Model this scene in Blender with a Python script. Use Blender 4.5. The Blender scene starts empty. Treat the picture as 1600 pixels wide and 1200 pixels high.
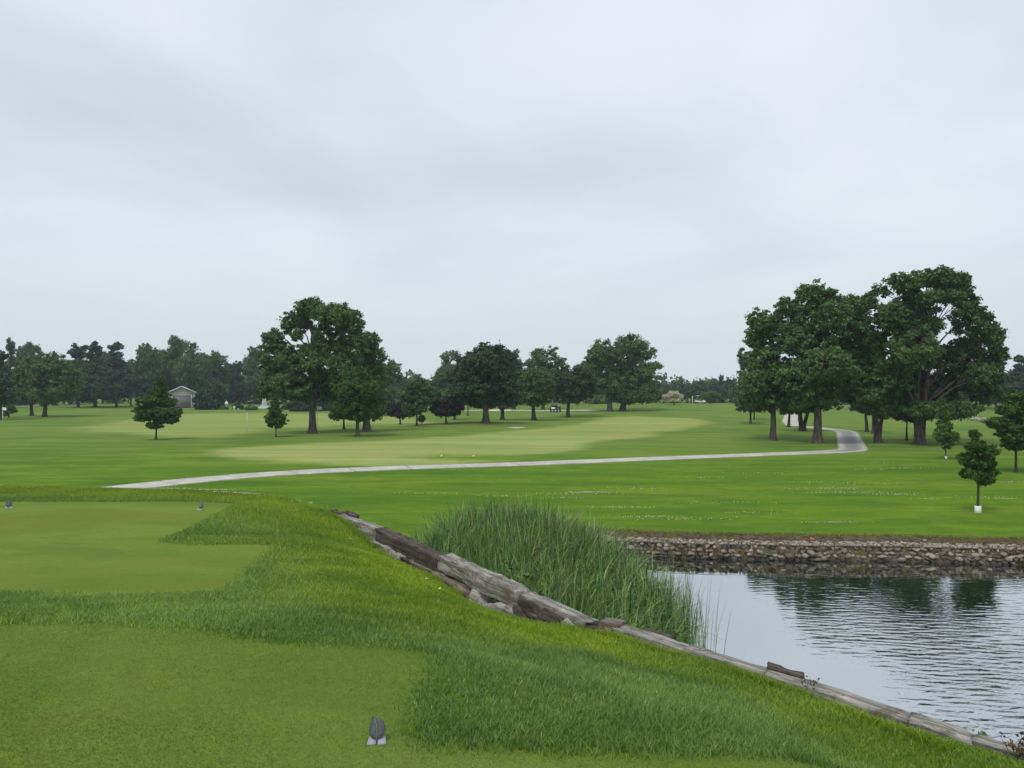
import bpy, math, random
import numpy as np
from mathutils import Vector, Matrix

SC = bpy.context.scene
COL = SC.collection
R = math.radians

# ------------------------------------------------------------------ camera
F = 1200.0; CX = 800.0; HY = 605.0          # focal length in px of the 1600 px wide photograph, horizon row
cam_d = bpy.data.cameras.new("camera"); cam = bpy.data.objects.new("camera", cam_d); COL.objects.link(cam)
cam.location = (0, 0, 0); cam.rotation_euler = (R(90), 0, 0)
cam_d.sensor_width = 36; cam_d.lens = 36 * F / 1600; cam_d.shift_y = (HY - 600) / 1600
cam_d.clip_start = 0.05; cam_d.clip_end = 2000
SC.camera = cam
SC.view_settings.view_transform = 'Standard'; SC.view_settings.look = 'None'
SC.view_settings.exposure = 0.22; SC.view_settings.gamma = 1
SC.cycles.use_denoising = True
SC.cycles.max_bounces = 6; SC.cycles.diffuse_bounces = 3; SC.cycles.transmission_bounces = 4
SC.cycles.volume_bounces = 0; SC.cycles.transparent_max_bounces = 8

# ------------------------------------------------------------------ node helpers
class NT:
    def __init__(s, tree): s.t = tree; s.n = tree.nodes; s.l = tree.links
    def new(s, typ, **kw):
        n = s.n.new(typ)
        for k, v in kw.items():
            if k == 'inp':
                for kk, vv in v.items():
                    if isinstance(vv, bpy.types.NodeSocket): s.l.new(vv, n.inputs[kk])
                    else: n.inputs[kk].default_value = vv
            else: setattr(n, k, v)
        return n
    def math(s, op, a, b=0.0, c=None, clamp=False):
        n = s.n.new('ShaderNodeMath'); n.operation = op; n.use_clamp = clamp
        for i, x in enumerate((a, b) if c is None else (a, b, c)):
            if isinstance(x, bpy.types.NodeSocket): s.l.new(x, n.inputs[i])
            else: n.inputs[i].default_value = x
        return n.outputs[0]
    def mix(s, f, a, b, typ='MIX'):
        n = s.n.new('ShaderNodeMix'); n.data_type = 'RGBA'; n.blend_type = typ
        for i, x in ((0, f), (6, a), (7, b)):
            if isinstance(x, bpy.types.NodeSocket): s.l.new(x, n.inputs[i])
            elif i == 0: n.inputs[i].default_value = x
            else: n.inputs[i].default_value = (*x, 1) if len(x) == 3 else x
        return n.outputs[2]
    def noise(s, vec, scale, detail=4, rough=.55, dist=0.0, sc=None):
        if sc is not None:
            m = s.n.new('ShaderNodeMapping'); s.l.new(vec, m.inputs[0]); m.inputs['Scale'].default_value = sc; vec = m.outputs[0]
        n = s.n.new('ShaderNodeTexNoise'); s.l.new(vec, n.inputs['Vector'])
        n.inputs['Scale'].default_value = scale; n.inputs['Detail'].default_value = detail
        n.inputs['Roughness'].default_value = rough; n.inputs['Distortion'].default_value = dist
        return n.outputs['Fac']
    def ss(s, v, a, b, lo=0.0, hi=1.0):
        n = s.n.new('ShaderNodeMapRange'); n.interpolation_type = 'SMOOTHSTEP'
        s.l.new(v, n.inputs[0]); n.inputs[1].default_value = a; n.inputs[2].default_value = b
        n.inputs[3].default_value = lo; n.inputs[4].default_value = hi
        return n.outputs[0]
    def attr(s, name):
        n = s.n.new('ShaderNodeAttribute'); n.attribute_name = name; return n.outputs['Fac']

def new_mat(name):
    m = bpy.data.materials.new(name); m.use_nodes = True
    nt = NT(m.node_tree); bs = m.node_tree.nodes['Principled BSDF']
    return m, nt, bs
def link(nt, a, b): nt.l.new(a, b)

# ------------------------------------------------------------------ sky and sun
SUN_EL, SUN_AZ = 58, 215          # azimuth measured clockwise from north (+Y); light from behind left
w = bpy.data.worlds.new("World"); SC.world = w; w.use_nodes = True
nt = NT(w.node_tree); nt.n.clear()
sky = nt.new('ShaderNodeTexSky'); sky.sky_type = 'NISHITA'; sky.sun_disc = False
sky.sun_elevation = R(SUN_EL); sky.sun_rotation = R(SUN_AZ); sky.air_density = 1.5; sky.dust_density = 3
tc = nt.new('ShaderNodeTexCoord'); sep = nt.new('ShaderNodeSeparateXYZ'); nt.l.new(tc.outputs['Generated'], sep.inputs[0])
zz = nt.math('ADD', nt.math('MAXIMUM', sep.outputs[2], 0.0), 0.16)
cmb = nt.new('ShaderNodeCombineXYZ', inp={0: nt.math('DIVIDE', sep.outputs[0], zz), 1: nt.math('DIVIDE', sep.outputs[1], zz), 2: 0.37})
n1 = nt.noise(cmb.outputs[0], .95, 4, .48, .3)
n2 = nt.noise(cmb.outputs[0], .42, 2, .5, .3)
nn = nt.math('ADD', nt.math('MULTIPLY', n1, .5), nt.math('MULTIPLY', n2, .6))
cl = nt.ss(nn, .40, .70)
elev = nt.ss(sep.outputs[2], 0.02, .30)
c_hi = nt.mix(cl, (.52, .59, .665), (.745, .785, .845))
c = nt.mix(nt.math('MULTIPLY', elev, .95), (.635, .705, .755), c_hi)
bg1 = nt.new('ShaderNodeBackground', inp={'Color': sky.outputs[0], 'Strength': .1})
bg2 = nt.new('ShaderNodeBackground', inp={'Color': c, 'Strength': 1.0})
ms = nt.new('ShaderNodeMixShader', inp={0: .93, 1: bg1.outputs[0], 2: bg2.outputs[0]})
out = nt.new('ShaderNodeOutputWorld', inp={0: ms.outputs[0]})
sd = bpy.data.lights.new("sun", 'SUN'); sd.energy = 1.5; sd.angle = R(22); sd.color = (1, .965, .91)
so = bpy.data.objects.new("sun", sd); COL.objects.link(so)
dv = Vector((math.sin(R(SUN_AZ)) * math.cos(R(SUN_EL)), math.cos(R(SUN_AZ)) * math.cos(R(SUN_EL)), math.sin(R(SUN_EL))))
so.rotation_euler = dv.to_track_quat('Z', 'Y').to_euler(); so.location = (0, -5, 20)

# ------------------------------------------------------------------ object helpers
def mesh_obj(name, V, faces, mat, parent=None, attrs=None, smooth=False, loc=None):
    """V (n,3); faces: list of (m,k) int arrays."""
    V = np.asarray(V, dtype=np.float32).reshape(-1, 3)
    if isinstance(faces, np.ndarray): faces = [faces]
    faces = [np.asarray(f, dtype=np.int32) for f in faces if len(f)]
    me = bpy.data.meshes.new(name); me.vertices.add(len(V))
    me.vertices.foreach_set('co', V.ravel())
    if faces:
        idx = np.concatenate([f.ravel() for f in faces]); tot = np.concatenate([np.full(len(f), f.shape[1], np.int32) for f in faces])
        st = np.concatenate([[0], np.cumsum(tot)[:-1]]).astype(np.int32)
        me.loops.add(len(idx)); me.loops.foreach_set('vertex_index', idx)
        me.polygons.add(len(tot)); me.polygons.foreach_set('loop_start', st); me.polygons.foreach_set('loop_total', tot)
    me.update(calc_edges=True)
    if smooth: me.polygons.foreach_set('use_smooth', np.ones(len(me.polygons), bool))
    for k, a in (attrs or {}).items():
        at = me.attributes.new(k, 'FLOAT', 'POINT'); at.data.foreach_set('value', np.asarray(a, np.float32))
    if mat: me.materials.append(mat)
    o = bpy.data.objects.new(name, me); COL.objects.link(o)
    if parent: o.parent = parent
    if loc is not None: o.location = loc
    return o
def tag(o, label=None, cat=None, group=None, kind=None):
    if label: o['label'] = label
    if cat: o['category'] = cat
    if group: o['group'] = group
    if kind: o['kind'] = kind
    return o
def thing(name, label, cat, loc=(0, 0, 0), rz=0, group=None):
    o = bpy.data.objects.new(name, None); COL.objects.link(o); o.empty_display_size = .2
    o.location = loc; o.rotation_euler = (0, 0, rz)
    return tag(o, label, cat, group)
def dup(root, loc, rz=0, scale=(1, 1, 1), label=None, group=None):
    r = root.copy(); COL.objects.link(r); r.location = loc; r.rotation_euler = (0, 0, rz); r.scale = scale
    if label: r['label'] = label
    if group: r['group'] = group
    for ch in list(root.children):
        c = ch.copy(); COL.objects.link(c); c.parent = r
        for g in ch.children:
            d = g.copy(); COL.objects.link(d); d.parent = c
    return r

class MB:
    """collects simple shapes into one mesh"""
    def __init__(s): s.V = []; s.Q = []; s.T = []; s.n = 0
    def add(s, V, Q=None, T=None):
        V = np.asarray(V, float).reshape(-1, 3)
        if Q is not None and len(Q): s.Q.append(np.asarray(Q) + s.n)
        if T is not None and len(T): s.T.append(np.asarray(T) + s.n)
        s.V.append(V); s.n += len(V)
    def box(s, a, b):
        x0, y0, z0 = a; x1, y1, z1 = b
        s.add([(x0,y0,z0),(x1,y0,z0),(x1,y1,z0),(x0,y1,z0),(x0,y0,z1),(x1,y0,z1),(x1,y1,z1),(x0,y1,z1)],
              [(0,3,2,1),(4,5,6,7),(0,1,5,4),(1,2,6,5),(2,3,7,6),(3,0,4,7)])
    def tube(s, pts, rad, k=8, cap=True):
        pts = np.asarray(pts, float); n = len(pts); rad = np.broadcast_to(rad, (n,))
        tg = np.gradient(pts, axis=0); tg /= np.linalg.norm(tg, axis=1)[:, None] + 1e-9
        ref = np.array([1., 0, 0]) if abs(tg[0][0]) < .8 else np.array([0, 1., 0])
        a = np.cross(tg, ref); a /= np.linalg.norm(a, axis=1)[:, None] + 1e-9; b = np.cross(tg, a)
        th = np.arange(k) / k * 2 * np.pi
        ring = pts[:, None] + rad[:, None, None] * (np.cos(th)[None, :, None] * a[:, None] + np.sin(th)[None, :, None] * b[:, None])
        i = np.arange(n - 1)[:, None] * k; j = np.arange(k)[None]; j2 = (j + 1) % k
        Q = np.stack([i + j, i + j2, i + k + j2, i + k + j], -1).reshape(-1, 4)
        V = ring.reshape(-1, 3); T = None
        if cap:
            V = np.vstack([V, pts[-1], pts[0]]); m = (n - 1) * k
            jj = np.arange(k); T = np.vstack([np.stack([m + jj, m + (jj + 1) % k, np.full(k, n * k)], 1), np.stack([(jj + 1) % k, jj, np.full(k, n * k + 1)], 1)])
        s.add(V, Q, T)
    def lathe(s, prof, k=16, c=(0, 0, 0)):
        prof = np.asarray(prof, float); th = np.arange(k) / k * 2 * np.pi; n = len(prof)
        V = np.stack([prof[:, None, 0] * np.cos(th), prof[:, None, 0] * np.sin(th), np.repeat(prof[:, None, 1], k, 1)], -1).reshape(-1, 3) + np.array(c)
        i = np.arange(n - 1)[:, None] * k; j = np.arange(k)[None]; j2 = (j + 1) % k
        s.add(V, np.stack([i + j, i + j2, i + k + j2, i + k + j], -1).reshape(-1, 4))
    def obj(s, name, mat, parent=None, smooth=False, loc=None, attrs=None):
        f = []
        if s.Q: f.append(np.vstack(s.Q))
        if s.T: f.append(np.vstack(s.T))
        return mesh_obj(name, np.vstack(s.V), f, mat, parent, smooth=smooth, loc=loc, attrs=attrs)

# ------------------------------------------------------------------ cheap value noise (numpy)
def _hash(ix, iy, iz, seed):
    h = (ix * 374761393 + iy * 668265263 + iz * 2147483647 + seed * 1274126177) & 0xFFFFFFFF
    h = ((h ^ (h >> 13)) * 1274126177) & 0xFFFFFFFF
    return ((h ^ (h >> 16)) & 0xFFFF) / 65535.0
def vnoise(x, y, z=0.0, seed=0):
    x, y, z = np.broadcast_arrays(np.asarray(x, float), y, z)
    ix, iy, iz = np.floor(x).astype(np.int64), np.floor(y).astype(np.int64), np.floor(z).astype(np.int64)
    fx, fy, fz = x - ix, y - iy, z - iz
    fx, fy, fz = [f * f * (3 - 2 * f) for f in (fx, fy, fz)]
    r = 0
    for dx in (0, 1):
        for dy in (0, 1):
            for dz in (0, 1):
                r = r + _hash(ix + dx, iy + dy, iz + dz, seed) * (fx if dx else 1 - fx) * (fy if dy else 1 - fy) * (fz if dz else 1 - fz)
    return r * 2 - 1
def fbm(x, y, z=0.0, seed=0, o=3):
    return sum(vnoise(np.asarray(x) * 2**i, np.asarray(y) * 2**i, np.asarray(z) * 2**i, seed + i) / 2**i for i in range(o))
def sst(x, a, b):
    t = np.clip((np.asarray(x, float) - a) / (b - a), 0, 1); return t * t * (3 - 2 * t)

# ------------------------------------------------------------------ terrain
D2 = np.array([.60, -.80]); N2 = np.array([.80, .60]); O2 = np.array([1.05, 8.5])
SIL_PX = np.array([525, 600, 700, 780, 870, 950, 1000, 1100, 1200, 1300, 1400, 1500, 1600], float)
SIL = np.array([(-3.71,16.2),(-2.40,14.38),(-.99,11.86),(-.17,10.4),(.535,9.18),(1.05,8.5),(1.38,8.28),(1.92,7.67),(2.39,7.17),(2.80,6.71),(3.12,6.24),(3.41,5.85),(3.71,5.57)])
SU = (SIL - O2) @ D2; SV = (SIL - O2) @ N2
def w_off(u): return np.interp(u, SU, SV) - .10
def wall_px(px, v=0.0):
    """point on the wall's water-side top edge seen at column px, moved v towards the water"""
    u = np.interp(px, SIL_PX, SU)
    if px > 1600: u = SU[-1] + (px - 1600) / 100 * .42
    p = O2 + u * D2 + (w_off(u) + .10 + v) * N2
    return p
U_END = SU[0]
def tee_ctrl():
    P = []
    def pz(px, py, z):
        d = -z * F / (py - HY); P.append(((px - CX) / F * d, d, z))
    for a in [(0,1200,-1.62),(300,1200,-1.62),(600,1200,-1.62),(600,1150,-1.62),(0,1080,-1.62),(300,1080,-1.62),(-300,1000,-1.62),(0,985,-1.62),(300,990,-1.62),(680,1035,-1.63),
              (0,930,-1.95),(300,930,-1.95),(-300,930,-1.95),(0,850,-2.10),(250,850,-2.10),(-300,850,-2.1),(-200,786,-2.35),(0,786,-2.35),(400,788,-2.37),(330,771,-2.44),(0,761,-2.47),(-200,757,-2.49),
              (440,790,-2.42),(470,800,-2.44),(650,1062,-1.64),(900,1062,-1.95),(1200,1175,-2.0),(1000,1175,-1.78),(800,1180,-1.66),(700,960,-2.12),(600,920,-2.2),(500,870,-2.25),(520,812,-2.56),
              (720,938,-2.62),(900,1000,-2.50),(1000,1042,-2.45),(1200,1105,-2.45),(1500,1195,-2.66),(450,930,-1.99),(560,985,-1.80),(420,850,-2.17),(1350,1190,-2.35),(620,880,-2.48)]:
        pz(*a)
    for px, py, d in [(540,808,15.6),(600,847,14.15),(650,880,12.9),(700,905,11.65),(760,945,10.5),(800,967,9.9),(870,974,9.0),(950,986,8.3),(1050,1015,7.75),(1100,1030,7.5),(1200,1063,7.0),(1300,1097,6.55),(1400,1131,6.1),(1500,1160,5.7),(1600,1194,5.4)]:
        P.append(((px - CX) / F * d, d, -(py - HY) / F * d - (.10 if 560 < px < 900 else (.03 if px < 1080 else -.015))))
    P += [(0,1,-1.62),(-4,1,-1.62),(1.2,1.5,-1.66),(-10,5,-1.62),(-10,0,-1.62),(0,-4,-1.65),(5.2,2.2,-2.7),(8.5,-2,-2.75),(3.6,1.5,-2.3),(3,-3,-2.1),(-18,12,-2.1),(-25,20,-2.5),(-20,2,-1.7),(-10,-6,-1.7)]
    return np.array(P)
TC = tee_ctrl()
def _tps_k(r2): return np.where(r2 > 1e-12, r2 * np.log(np.maximum(r2, 1e-12)), 0)
_n = len(TC); _K = _tps_k(((TC[:, None, :2] - TC[None, :, :2])**2).sum(-1)) + np.eye(_n) * .03
_P = np.hstack([np.ones((_n, 1)), TC[:, :2]]); _A = np.block([[_K, _P], [_P.T, np.zeros((3, 3))]])
_W = np.linalg.solve(_A, np.concatenate([TC[:, 2], np.zeros(3)]))
def tps(x, y):
    x = np.asarray(x, float); y = np.asarray(y, float); r = _W[_n] + _W[_n+1] * x + _W[_n+2] * y
    for i in range(_n): r = r + _W[i] * _tps_k((x - TC[i, 0])**2 + (y - TC[i, 1])**2)
    return r
def sdf_poly(x, y, poly):
    """positive inside"""
    x = np.asarray(x, float); y = np.asarray(y, float); P = np.asarray(poly, float); n = len(P)
    d = np.full(x.shape, 1e18); ins = np.zeros(x.shape, bool)
    for i in range(n):
        a, b = P[i], P[(i + 1) % n]; e = b - a
        t = np.clip(((x - a[0]) * e[0] + (y - a[1]) * e[1]) / (e @ e + 1e-12), 0, 1)
        d = np.minimum(d, (x - a[0] - t * e[0])**2 + (y - a[1] - t * e[1])**2)
        c = ((a[1] > y) != (b[1] > y)); xi = a[0] + (y - a[1]) / (b[1] - a[1] + 1e-15) * e[0]
        ins ^= c & (x < xi)
    return np.where(ins, np.sqrt(d), -np.sqrt(d))
BANK = [(1.6,23.1),(3.2,22.6),(5.5,22.2),(8,22.0),(10.5,21.9),(13.4,21.5),(18,21.0),(26,20.2),(40,19)]
POND = [(60,18),(60,-25),(16,-14),(3.9,2.5),(2.0,5.0),(-.2,8.2),(-2.6,12.6),(-3.0,15.5),(-2.6,18.5),(-1.2,21.3),(0.2,22.7)] + BANK
def far_h(x, y):
    x = np.asarray(x, float); y = np.asarray(y, float)
    z = -4.0 - .24 * (1 - sst(y, 22, 36)) * sst(x, -6, 0) - .1 * (1 - sst(y, 22, 36)) * (1 - sst(x, -6, 0))
    far = sst(y, 30, 60)
    z = z + far * (.10 * vnoise(x / 17, y / 17, 0, 3) + .05 * vnoise(x / 7, y / 7, 0, 4))
    z = z + .72 * np.exp(-((x - 30) / 38)**2 - ((y - 146) / 26)**2) + .30 * np.exp(-((x + 4) / 6)**2 - ((y - 80) / 3.5)**2)
    z = z + .35 * np.exp(-((x - 12) / 10)**2 - ((y - 104) / 7)**2) - .25 * np.exp(-((x - 33) / 9)**2 - ((y - 82) / 3)**2)
    z = z + .16 * np.exp(-((x + 6) / 6)**2 - ((y - 44.5) / 1.6)**2)
    s = sdf_poly(x, y, POND)
    z = np.where(s > 0, -4.24 - .06 * sst(s, 0, .9) - 1.3 * sst(s, .95, 1.35), z)
    return z
CRX = [-60, -30, -12.5, -8.5, -3.7, 0]; CRY = [23, 21, 18.7, 17.5, 16.3, 15.8]
def ground(x, y, side=None):
    x = np.asarray(x, float); y = np.asarray(y, float)
    dx = x - O2[0]; dy = y - O2[1]; u = dx * D2[0] + dy * D2[1]; v = dx * N2[0] + dy * N2[1] - w_off(u)
    if side is None: side = np.where(v < 0, -1, 1)
    yc = np.interp(x, CRX, CRY); t = (y - yc) / 7.5
    fh = far_h(x, y)
    back = sst(y, -25, -60)
    th = tps(np.clip(x, -30, 20), np.minimum(np.maximum(y, -7), yc))
    edge = sst(-x, 26, 45)
    th = th + (-4.0 - th) * sst(t, 0, 1) * 1.0
    th = th + (-4.0 - th) * np.maximum(edge, back)
    wu = 1 - sst(u, U_END - .35, U_END + .1)          # 1 beyond the far end of the wall
    lat = wu * (1 - sst(v, 0, 3.0))
    thf = np.where(t > .999, fh, th); thf = np.where((t > .3) & (t <= .999), th + (fh - th) * sst(t, .3, 1), thf)
    zf = fh * (1 - lat) + thf * lat
    return np.where(side < 0, thf, zf)
def unproj(px, py, iters=0):
    """where the ray through photo pixel (px,py) first meets the ground"""
    dx = (px - CX) / F; dz = -(py - HY) / F
    ds = np.concatenate([np.arange(2.0, 30, .05), np.arange(30, 400, .25)])
    g = ground(dx * ds, ds); k = np.argmax(dz * ds <= g)
    if dz * ds[k] > g[k]: k = len(ds) - 1
    a, b = ds[max(k - 1, 0)], ds[k]
    for _ in range(14):
        m = (a + b) / 2
        if dz * m <= float(ground(dx * m, m)): b = m
        else: a = m
    return (dx * b, b)
def UP(pts): return [unproj(*p) for p in pts]
def at(px, d):
    x = (px - CX) / F * d; return (x, d, float(ground(x, d)))
def atxy(px, py):
    x, y = unproj(px, py); return (x, y, float(ground(x, y)))

TEE_A = [(-14,-4)] + UP([(-500,985),(-200,978),(0,976),(100,973),(200,978),(300,985),(400,998),(470,1007),(560,1011),(640,1015),(684,1026),(668,1060),(652,1100),(640,1140),(655,1166),(850,1174),(1050,1180),(1230,1186),(1330,1210)]) + [(1.9,2.6),(1.9,-4)]
TEE_B = UP([(-500,784),(0,784),(180,784.5),(372,787),(330,806),(290,828),(250,847),(300,852),(432,852),(405,875),(375,905),(345,926),(200,929),(0,926),(-500,926)])
FAIR = UP([(318,708),(360,716),(450,723),(560,728.5),(680,727),(790,720.5),(740,717),(690,716.5),(640,715.5),(760,712),(870,709),(912,702),(918,694),(930,690),(980,686),(1022,682),(1024,677),(1060,672),(1108,664),(1105,657),(1080,653),(1020,651),(985,650),(940,653),(905,662),(860,668),(800,673),(700,682),(600,688),(500,692),(400,697),(345,702)])
GREEN2 = UP([(118,669),(165,676),(215,680),(290,684),(340,683),(390,676),(430,669),(480,668),(560,662),(640,664),(700,664),(640,652),(560,648),(500,646),(420,646),(330,646),(250,649),(180,660)])
FRINGE = UP([(-100,757),(60,757),(180,759),(330,761),(430,770),(430,790),(330,778),(180,771),(0,767),(-200,765)])

# ground grid: lines follow the wall so that the bank's edge is crisp
def axis(f0, f1, step, lim0, lim1, ramps):
    a = list(np.arange(f0, f1, step)); s = step; x = a[-1]
    while x < lim1:
        s = min(s * 1.045, ramps(x)); x += s; a.append(x)
    s = step; x = a[0]
    while x > lim0:
        s = min(s * 1.045, ramps(x)); x -= s; a.insert(0, x)
    return np.array(a)
rmp = lambda x: .32 if abs(x) < 75 else (.7 if abs(x) < 120 else 8.0)
ua = axis(-14, 7, .11, -460, 420, rmp)
vn = axis(-14, -.0001, .11, -380, -.0001, rmp); vp = axis(0.0, 3.0, .11, 0.0, 460, rmp)
vn = vn[vn < -.05]; vn = np.append(vn, 0.0); vp = vp[vp > .05]; vp = np.insert(vp, 0, 0.012)
def grid_xy(u, v):
    X = O2[0] + u * D2[0] + (w_off(u) + v) * N2[0]; Y = O2[1] + u * D2[1] + (w_off(u) + v) * N2[1]; return X, Y
va = np.concatenate([vn, vp]); nv = len(va); nu = len(ua)
UU, VV = np.meshgrid(ua, va, indexing='ij'); GX, GY = grid_xy(UU, VV)
side = np.where(np.arange(nv)[None, :] < len(vn), -1, 1) * np.ones((nu, 1))
keep = (GX > -420) & (GX < 420) & (GY > -110) & (GY < 430)
GXf, GYf = GX.ravel(), GY.ravel(); sf = side.ravel()
GZf = np.full(GXf.shape, -4.0); kk = keep.ravel()
GZf[kk] = ground(GXf[kk], GYf[kk], sf[kk])
I = np.arange(nu * nv).reshape(nu, nv)
quads = np.stack([I[:-1, :-1], I[1:, :-1], I[1:, 1:], I[:-1, 1:]], -1).reshape(-1, 4)
kq = keep.ravel()[quads].all(1); quads = quads[kq]
used = np.zeros(nu * nv, bool); used[quads.ravel()] = True; remap = np.cumsum(used) - 1
GP = np.stack([GXf, GYf, GZf], 1)[used]; quads = remap[quads].astype(np.int32); sfu = sf[used]
def sd_attr(poly, box=60):
    P = np.array(poly); lo, hi = P.min(0) - box, P.max(0) + box
    r = np.full(len(GP), -50.0); m = (GP[:, 0] > lo[0]) & (GP[:, 0] < hi[0]) & (GP[:, 1] > lo[1]) & (GP[:, 1] < hi[1])
    r[m] = sdf_poly(GP[m, 0], GP[m, 1], poly); return r
pond_s = sdf_poly(GP[:, 0], GP[:, 1], POND); pond_s[sfu < 0] = -50
# distance from the wall on the tee side (drier, yellower grass on the bank's crest)
a_tee = np.maximum(sd_attr(TEE_A), sd_attr(TEE_B)); a_fair = sd_attr(FAIR); a_grn = sd_attr(GREEN2, 30)
RIDGE = UP([(455,800),(530,812),(600,860),(660,900),(720,930),(790,965),(760,972),(700,955),(620,905),(540,850),(470,815)])
a_ridge = sd_attr(RIDGE, 8); a_fringe = sd_attr(FRINGE, 10); a_mound = np.where(sfu < 0, np.clip((np.interp(GP[:, 0], CRX, CRY) + 1.5 - GP[:, 1]) , -3, 3), -3)

def grass_material():
    m, nt, bs = new_mat("mown_grass")
    geo = nt.new('ShaderNodeNewGeometry').outputs['Position']
    jag = nt.math('MULTIPLY', nt.math('SUBTRACT', nt.noise(geo, 9, 3), .5), .22)
    jagf = nt.math('MULTIPLY', nt.math('SUBTRACT', nt.noise(geo, .35, 5, .7), .5), 3.4)
    tee = nt.ss(nt.math('ADD', nt.attr('tee'), jag), -.05, .07)
    fair = nt.ss(nt.math('ADD', nt.attr('fair'), jagf), -1.0, 1.4)
    big = nt.ss(nt.noise(geo, .09, 4, .6, .6), .36, .64); mid = nt.ss(nt.noise(geo, .5, 4, .6, .4, sc=(.45, 1.2, 1)), .36, .64)
    streak = nt.ss(nt.noise(geo, .55, 4, .6, .5, sc=(.10, 1, 1)), .34, .66)
    fine = nt.ss(nt.noise(geo, 14, 4, .7), .3, .7); vfine = nt.ss(nt.noise(geo, 70, 2, .7), .3, .7)
    # fairway side rough
    far = nt.mix(big, (.070, .168, .012), (.130, .240, .015))
    far = nt.mix(nt.math('MULTIPLY', streak, .75), far, (.170, .270, .018))
    far = nt.mix(nt.math('MULTIPLY', mid, .45), far, (.052, .130, .010))
    far = nt.mix(nt.math('MULTIPLY', nt.ss(nt.noise(geo, 1.5, 5, .75, .4, sc=(.6, 1.3, 1)), .42, .60), .38), far, (.055, .125, .012)); far = nt.mix(nt.math('MULTIPLY', fine, .25), far, (.04, .095, .010)); far = nt.mix(nt.math('MULTIPLY', nt.ss(nt.noise(geo, 3.1, 4, .7), .60, .70), .30), far, (.22, .27, .07)); far = nt.mix(nt.math('MULTIPLY', nt.ss(nt.noise(geo, .22, 5, .7, .8, sc=(.35, 1.5, 1)), .5, .68), .45), far, (.20, .26, .035))
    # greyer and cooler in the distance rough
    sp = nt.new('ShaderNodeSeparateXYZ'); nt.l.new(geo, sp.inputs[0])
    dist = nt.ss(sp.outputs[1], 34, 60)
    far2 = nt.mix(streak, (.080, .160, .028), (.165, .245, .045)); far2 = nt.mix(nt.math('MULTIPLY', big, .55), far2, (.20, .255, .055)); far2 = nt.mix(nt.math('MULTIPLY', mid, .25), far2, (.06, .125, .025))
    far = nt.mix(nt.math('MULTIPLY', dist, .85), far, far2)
    fw = nt.mix(streak, (.22, .285, .075), (.33, .375, .125)); fw = nt.mix(nt.math('MULTIPLY', nt.ss(nt.noise(geo, .16, 4, .65, .5, sc=(.4, 1.3, 1)), .45, .62), .55), fw, (.175, .255, .050))
    fw = nt.mix(nt.math('MULTIPLY', big, .40), fw, (.36, .31, .105)); fw = nt.mix(nt.math('MULTIPLY', mid, .20), fw, (.21, .29, .07))
    gn = nt.mix(streak, (.21, .275, .070), (.28, .335, .095)); gn = nt.mix(nt.math('MULTIPLY', mid, .3), gn, (.25, .23, .08))
    far = nt.mix(nt.ss(nt.math('ADD', nt.attr('green'), nt.math('MULTIPLY', jagf, 1.6)), -2.2, 2.2), far, gn)
    far = nt.mix(fair, far, fw)
    # mound rough and tee turf
    rg = nt.mix(big, (.070, .150, .018), (.105, .205, .016)); rg = nt.mix(nt.math('MULTIPLY', mid, .6), rg, (.14, .24, .018))
    rg = nt.mix(nt.math('MULTIPLY', nt.ss(nt.math('ADD', nt.attr('ridge'), nt.math('MULTIPLY', jagf, .5)), -1.1, .5), .55), rg, (.235, .275, .032))
    rg = nt.mix(nt.math('MULTIPLY', fine, .25), rg, (.04, .085, .018))
    brn = nt.math('MULTIPLY', nt.ss(nt.noise(geo, .30, 4, .65, .7, sc=(.6, 1, 1)), .44, .60), .72)
    te = nt.mix(mid, (.100, .185, .020), (.160, .235, .038)); te = nt.mix(nt.math('MULTIPLY', streak, .5), te, (.115, .165, .018))
    te = nt.mix(nt.math('MULTIPLY', nt.ss(nt.noise(geo, .45, 4, .65, .5), .48, .64), .6), te, (.075, .150, .022))
    te = nt.mix(brn, te, (.170, .175, .026))
    te = nt.mix(nt.math('MULTIPLY', fine, .30), te, (.075, .125, .012)); te = nt.mix(nt.math('MULTIPLY', vfine, .30), te, (.20, .25, .060))
    te = nt.mix(nt.ss(nt.noise(geo, 5.5, 2, .6), .77, .80), te, (.09, .085, .03))
    fr = nt.ss(nt.math('ADD', nt.attr('fringe'), nt.math('MULTIPLY', jagf, .6)), -.3, .6)
    rg = nt.mix(nt.math('MULTIPLY', fr, .5), rg, (.165, .155, .045))
    md = nt.mix(tee, rg, te)
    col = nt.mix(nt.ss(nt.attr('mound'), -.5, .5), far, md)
    # bare earth bank at the pond
    s = nt.math('ADD', nt.attr('pond'), nt.math('MULTIPLY', nt.math('SUBTRACT', nt.noise(geo, 2.2, 4, .65), .5), .55))
    dirt = nt.mix(nt.ss(nt.noise(geo, 7, 6, .8), .38, .62), (.030, .021, .013), (.15, .115, .075)); dirt = nt.mix(nt.math('MULTIPLY', nt.ss(nt.noise(geo, 1.6, 4, .7), .48, .62), .6), dirt, (.10, .11, .03))
    yel = nt.ss(s, -.55, -.05)
    s2 = nt.math('ADD', s, nt.math('MULTIPLY', nt.ss(sp.outputs[1], 17, 20), .22))
    yel = nt.ss(s2, -.55, -.05)
    col = nt.mix(nt.math('MULTIPLY', yel, .55), col, (.20, .185, .05))
    col = nt.mix(nt.ss(s2, .0, .14), col, dirt)
    nt.l.new(col, bs.inputs['Base Color']); bs.inputs['Roughness'].default_value = .95; bs.inputs['Specular IOR Level'].default_value = .04
    h = nt.math('ADD', nt.math('MULTIPLY', nt.noise(geo, 55, 3, .7), .012), nt.math('MULTIPLY', nt.noise(geo, 3.0, 4, .6), .05))
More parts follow.
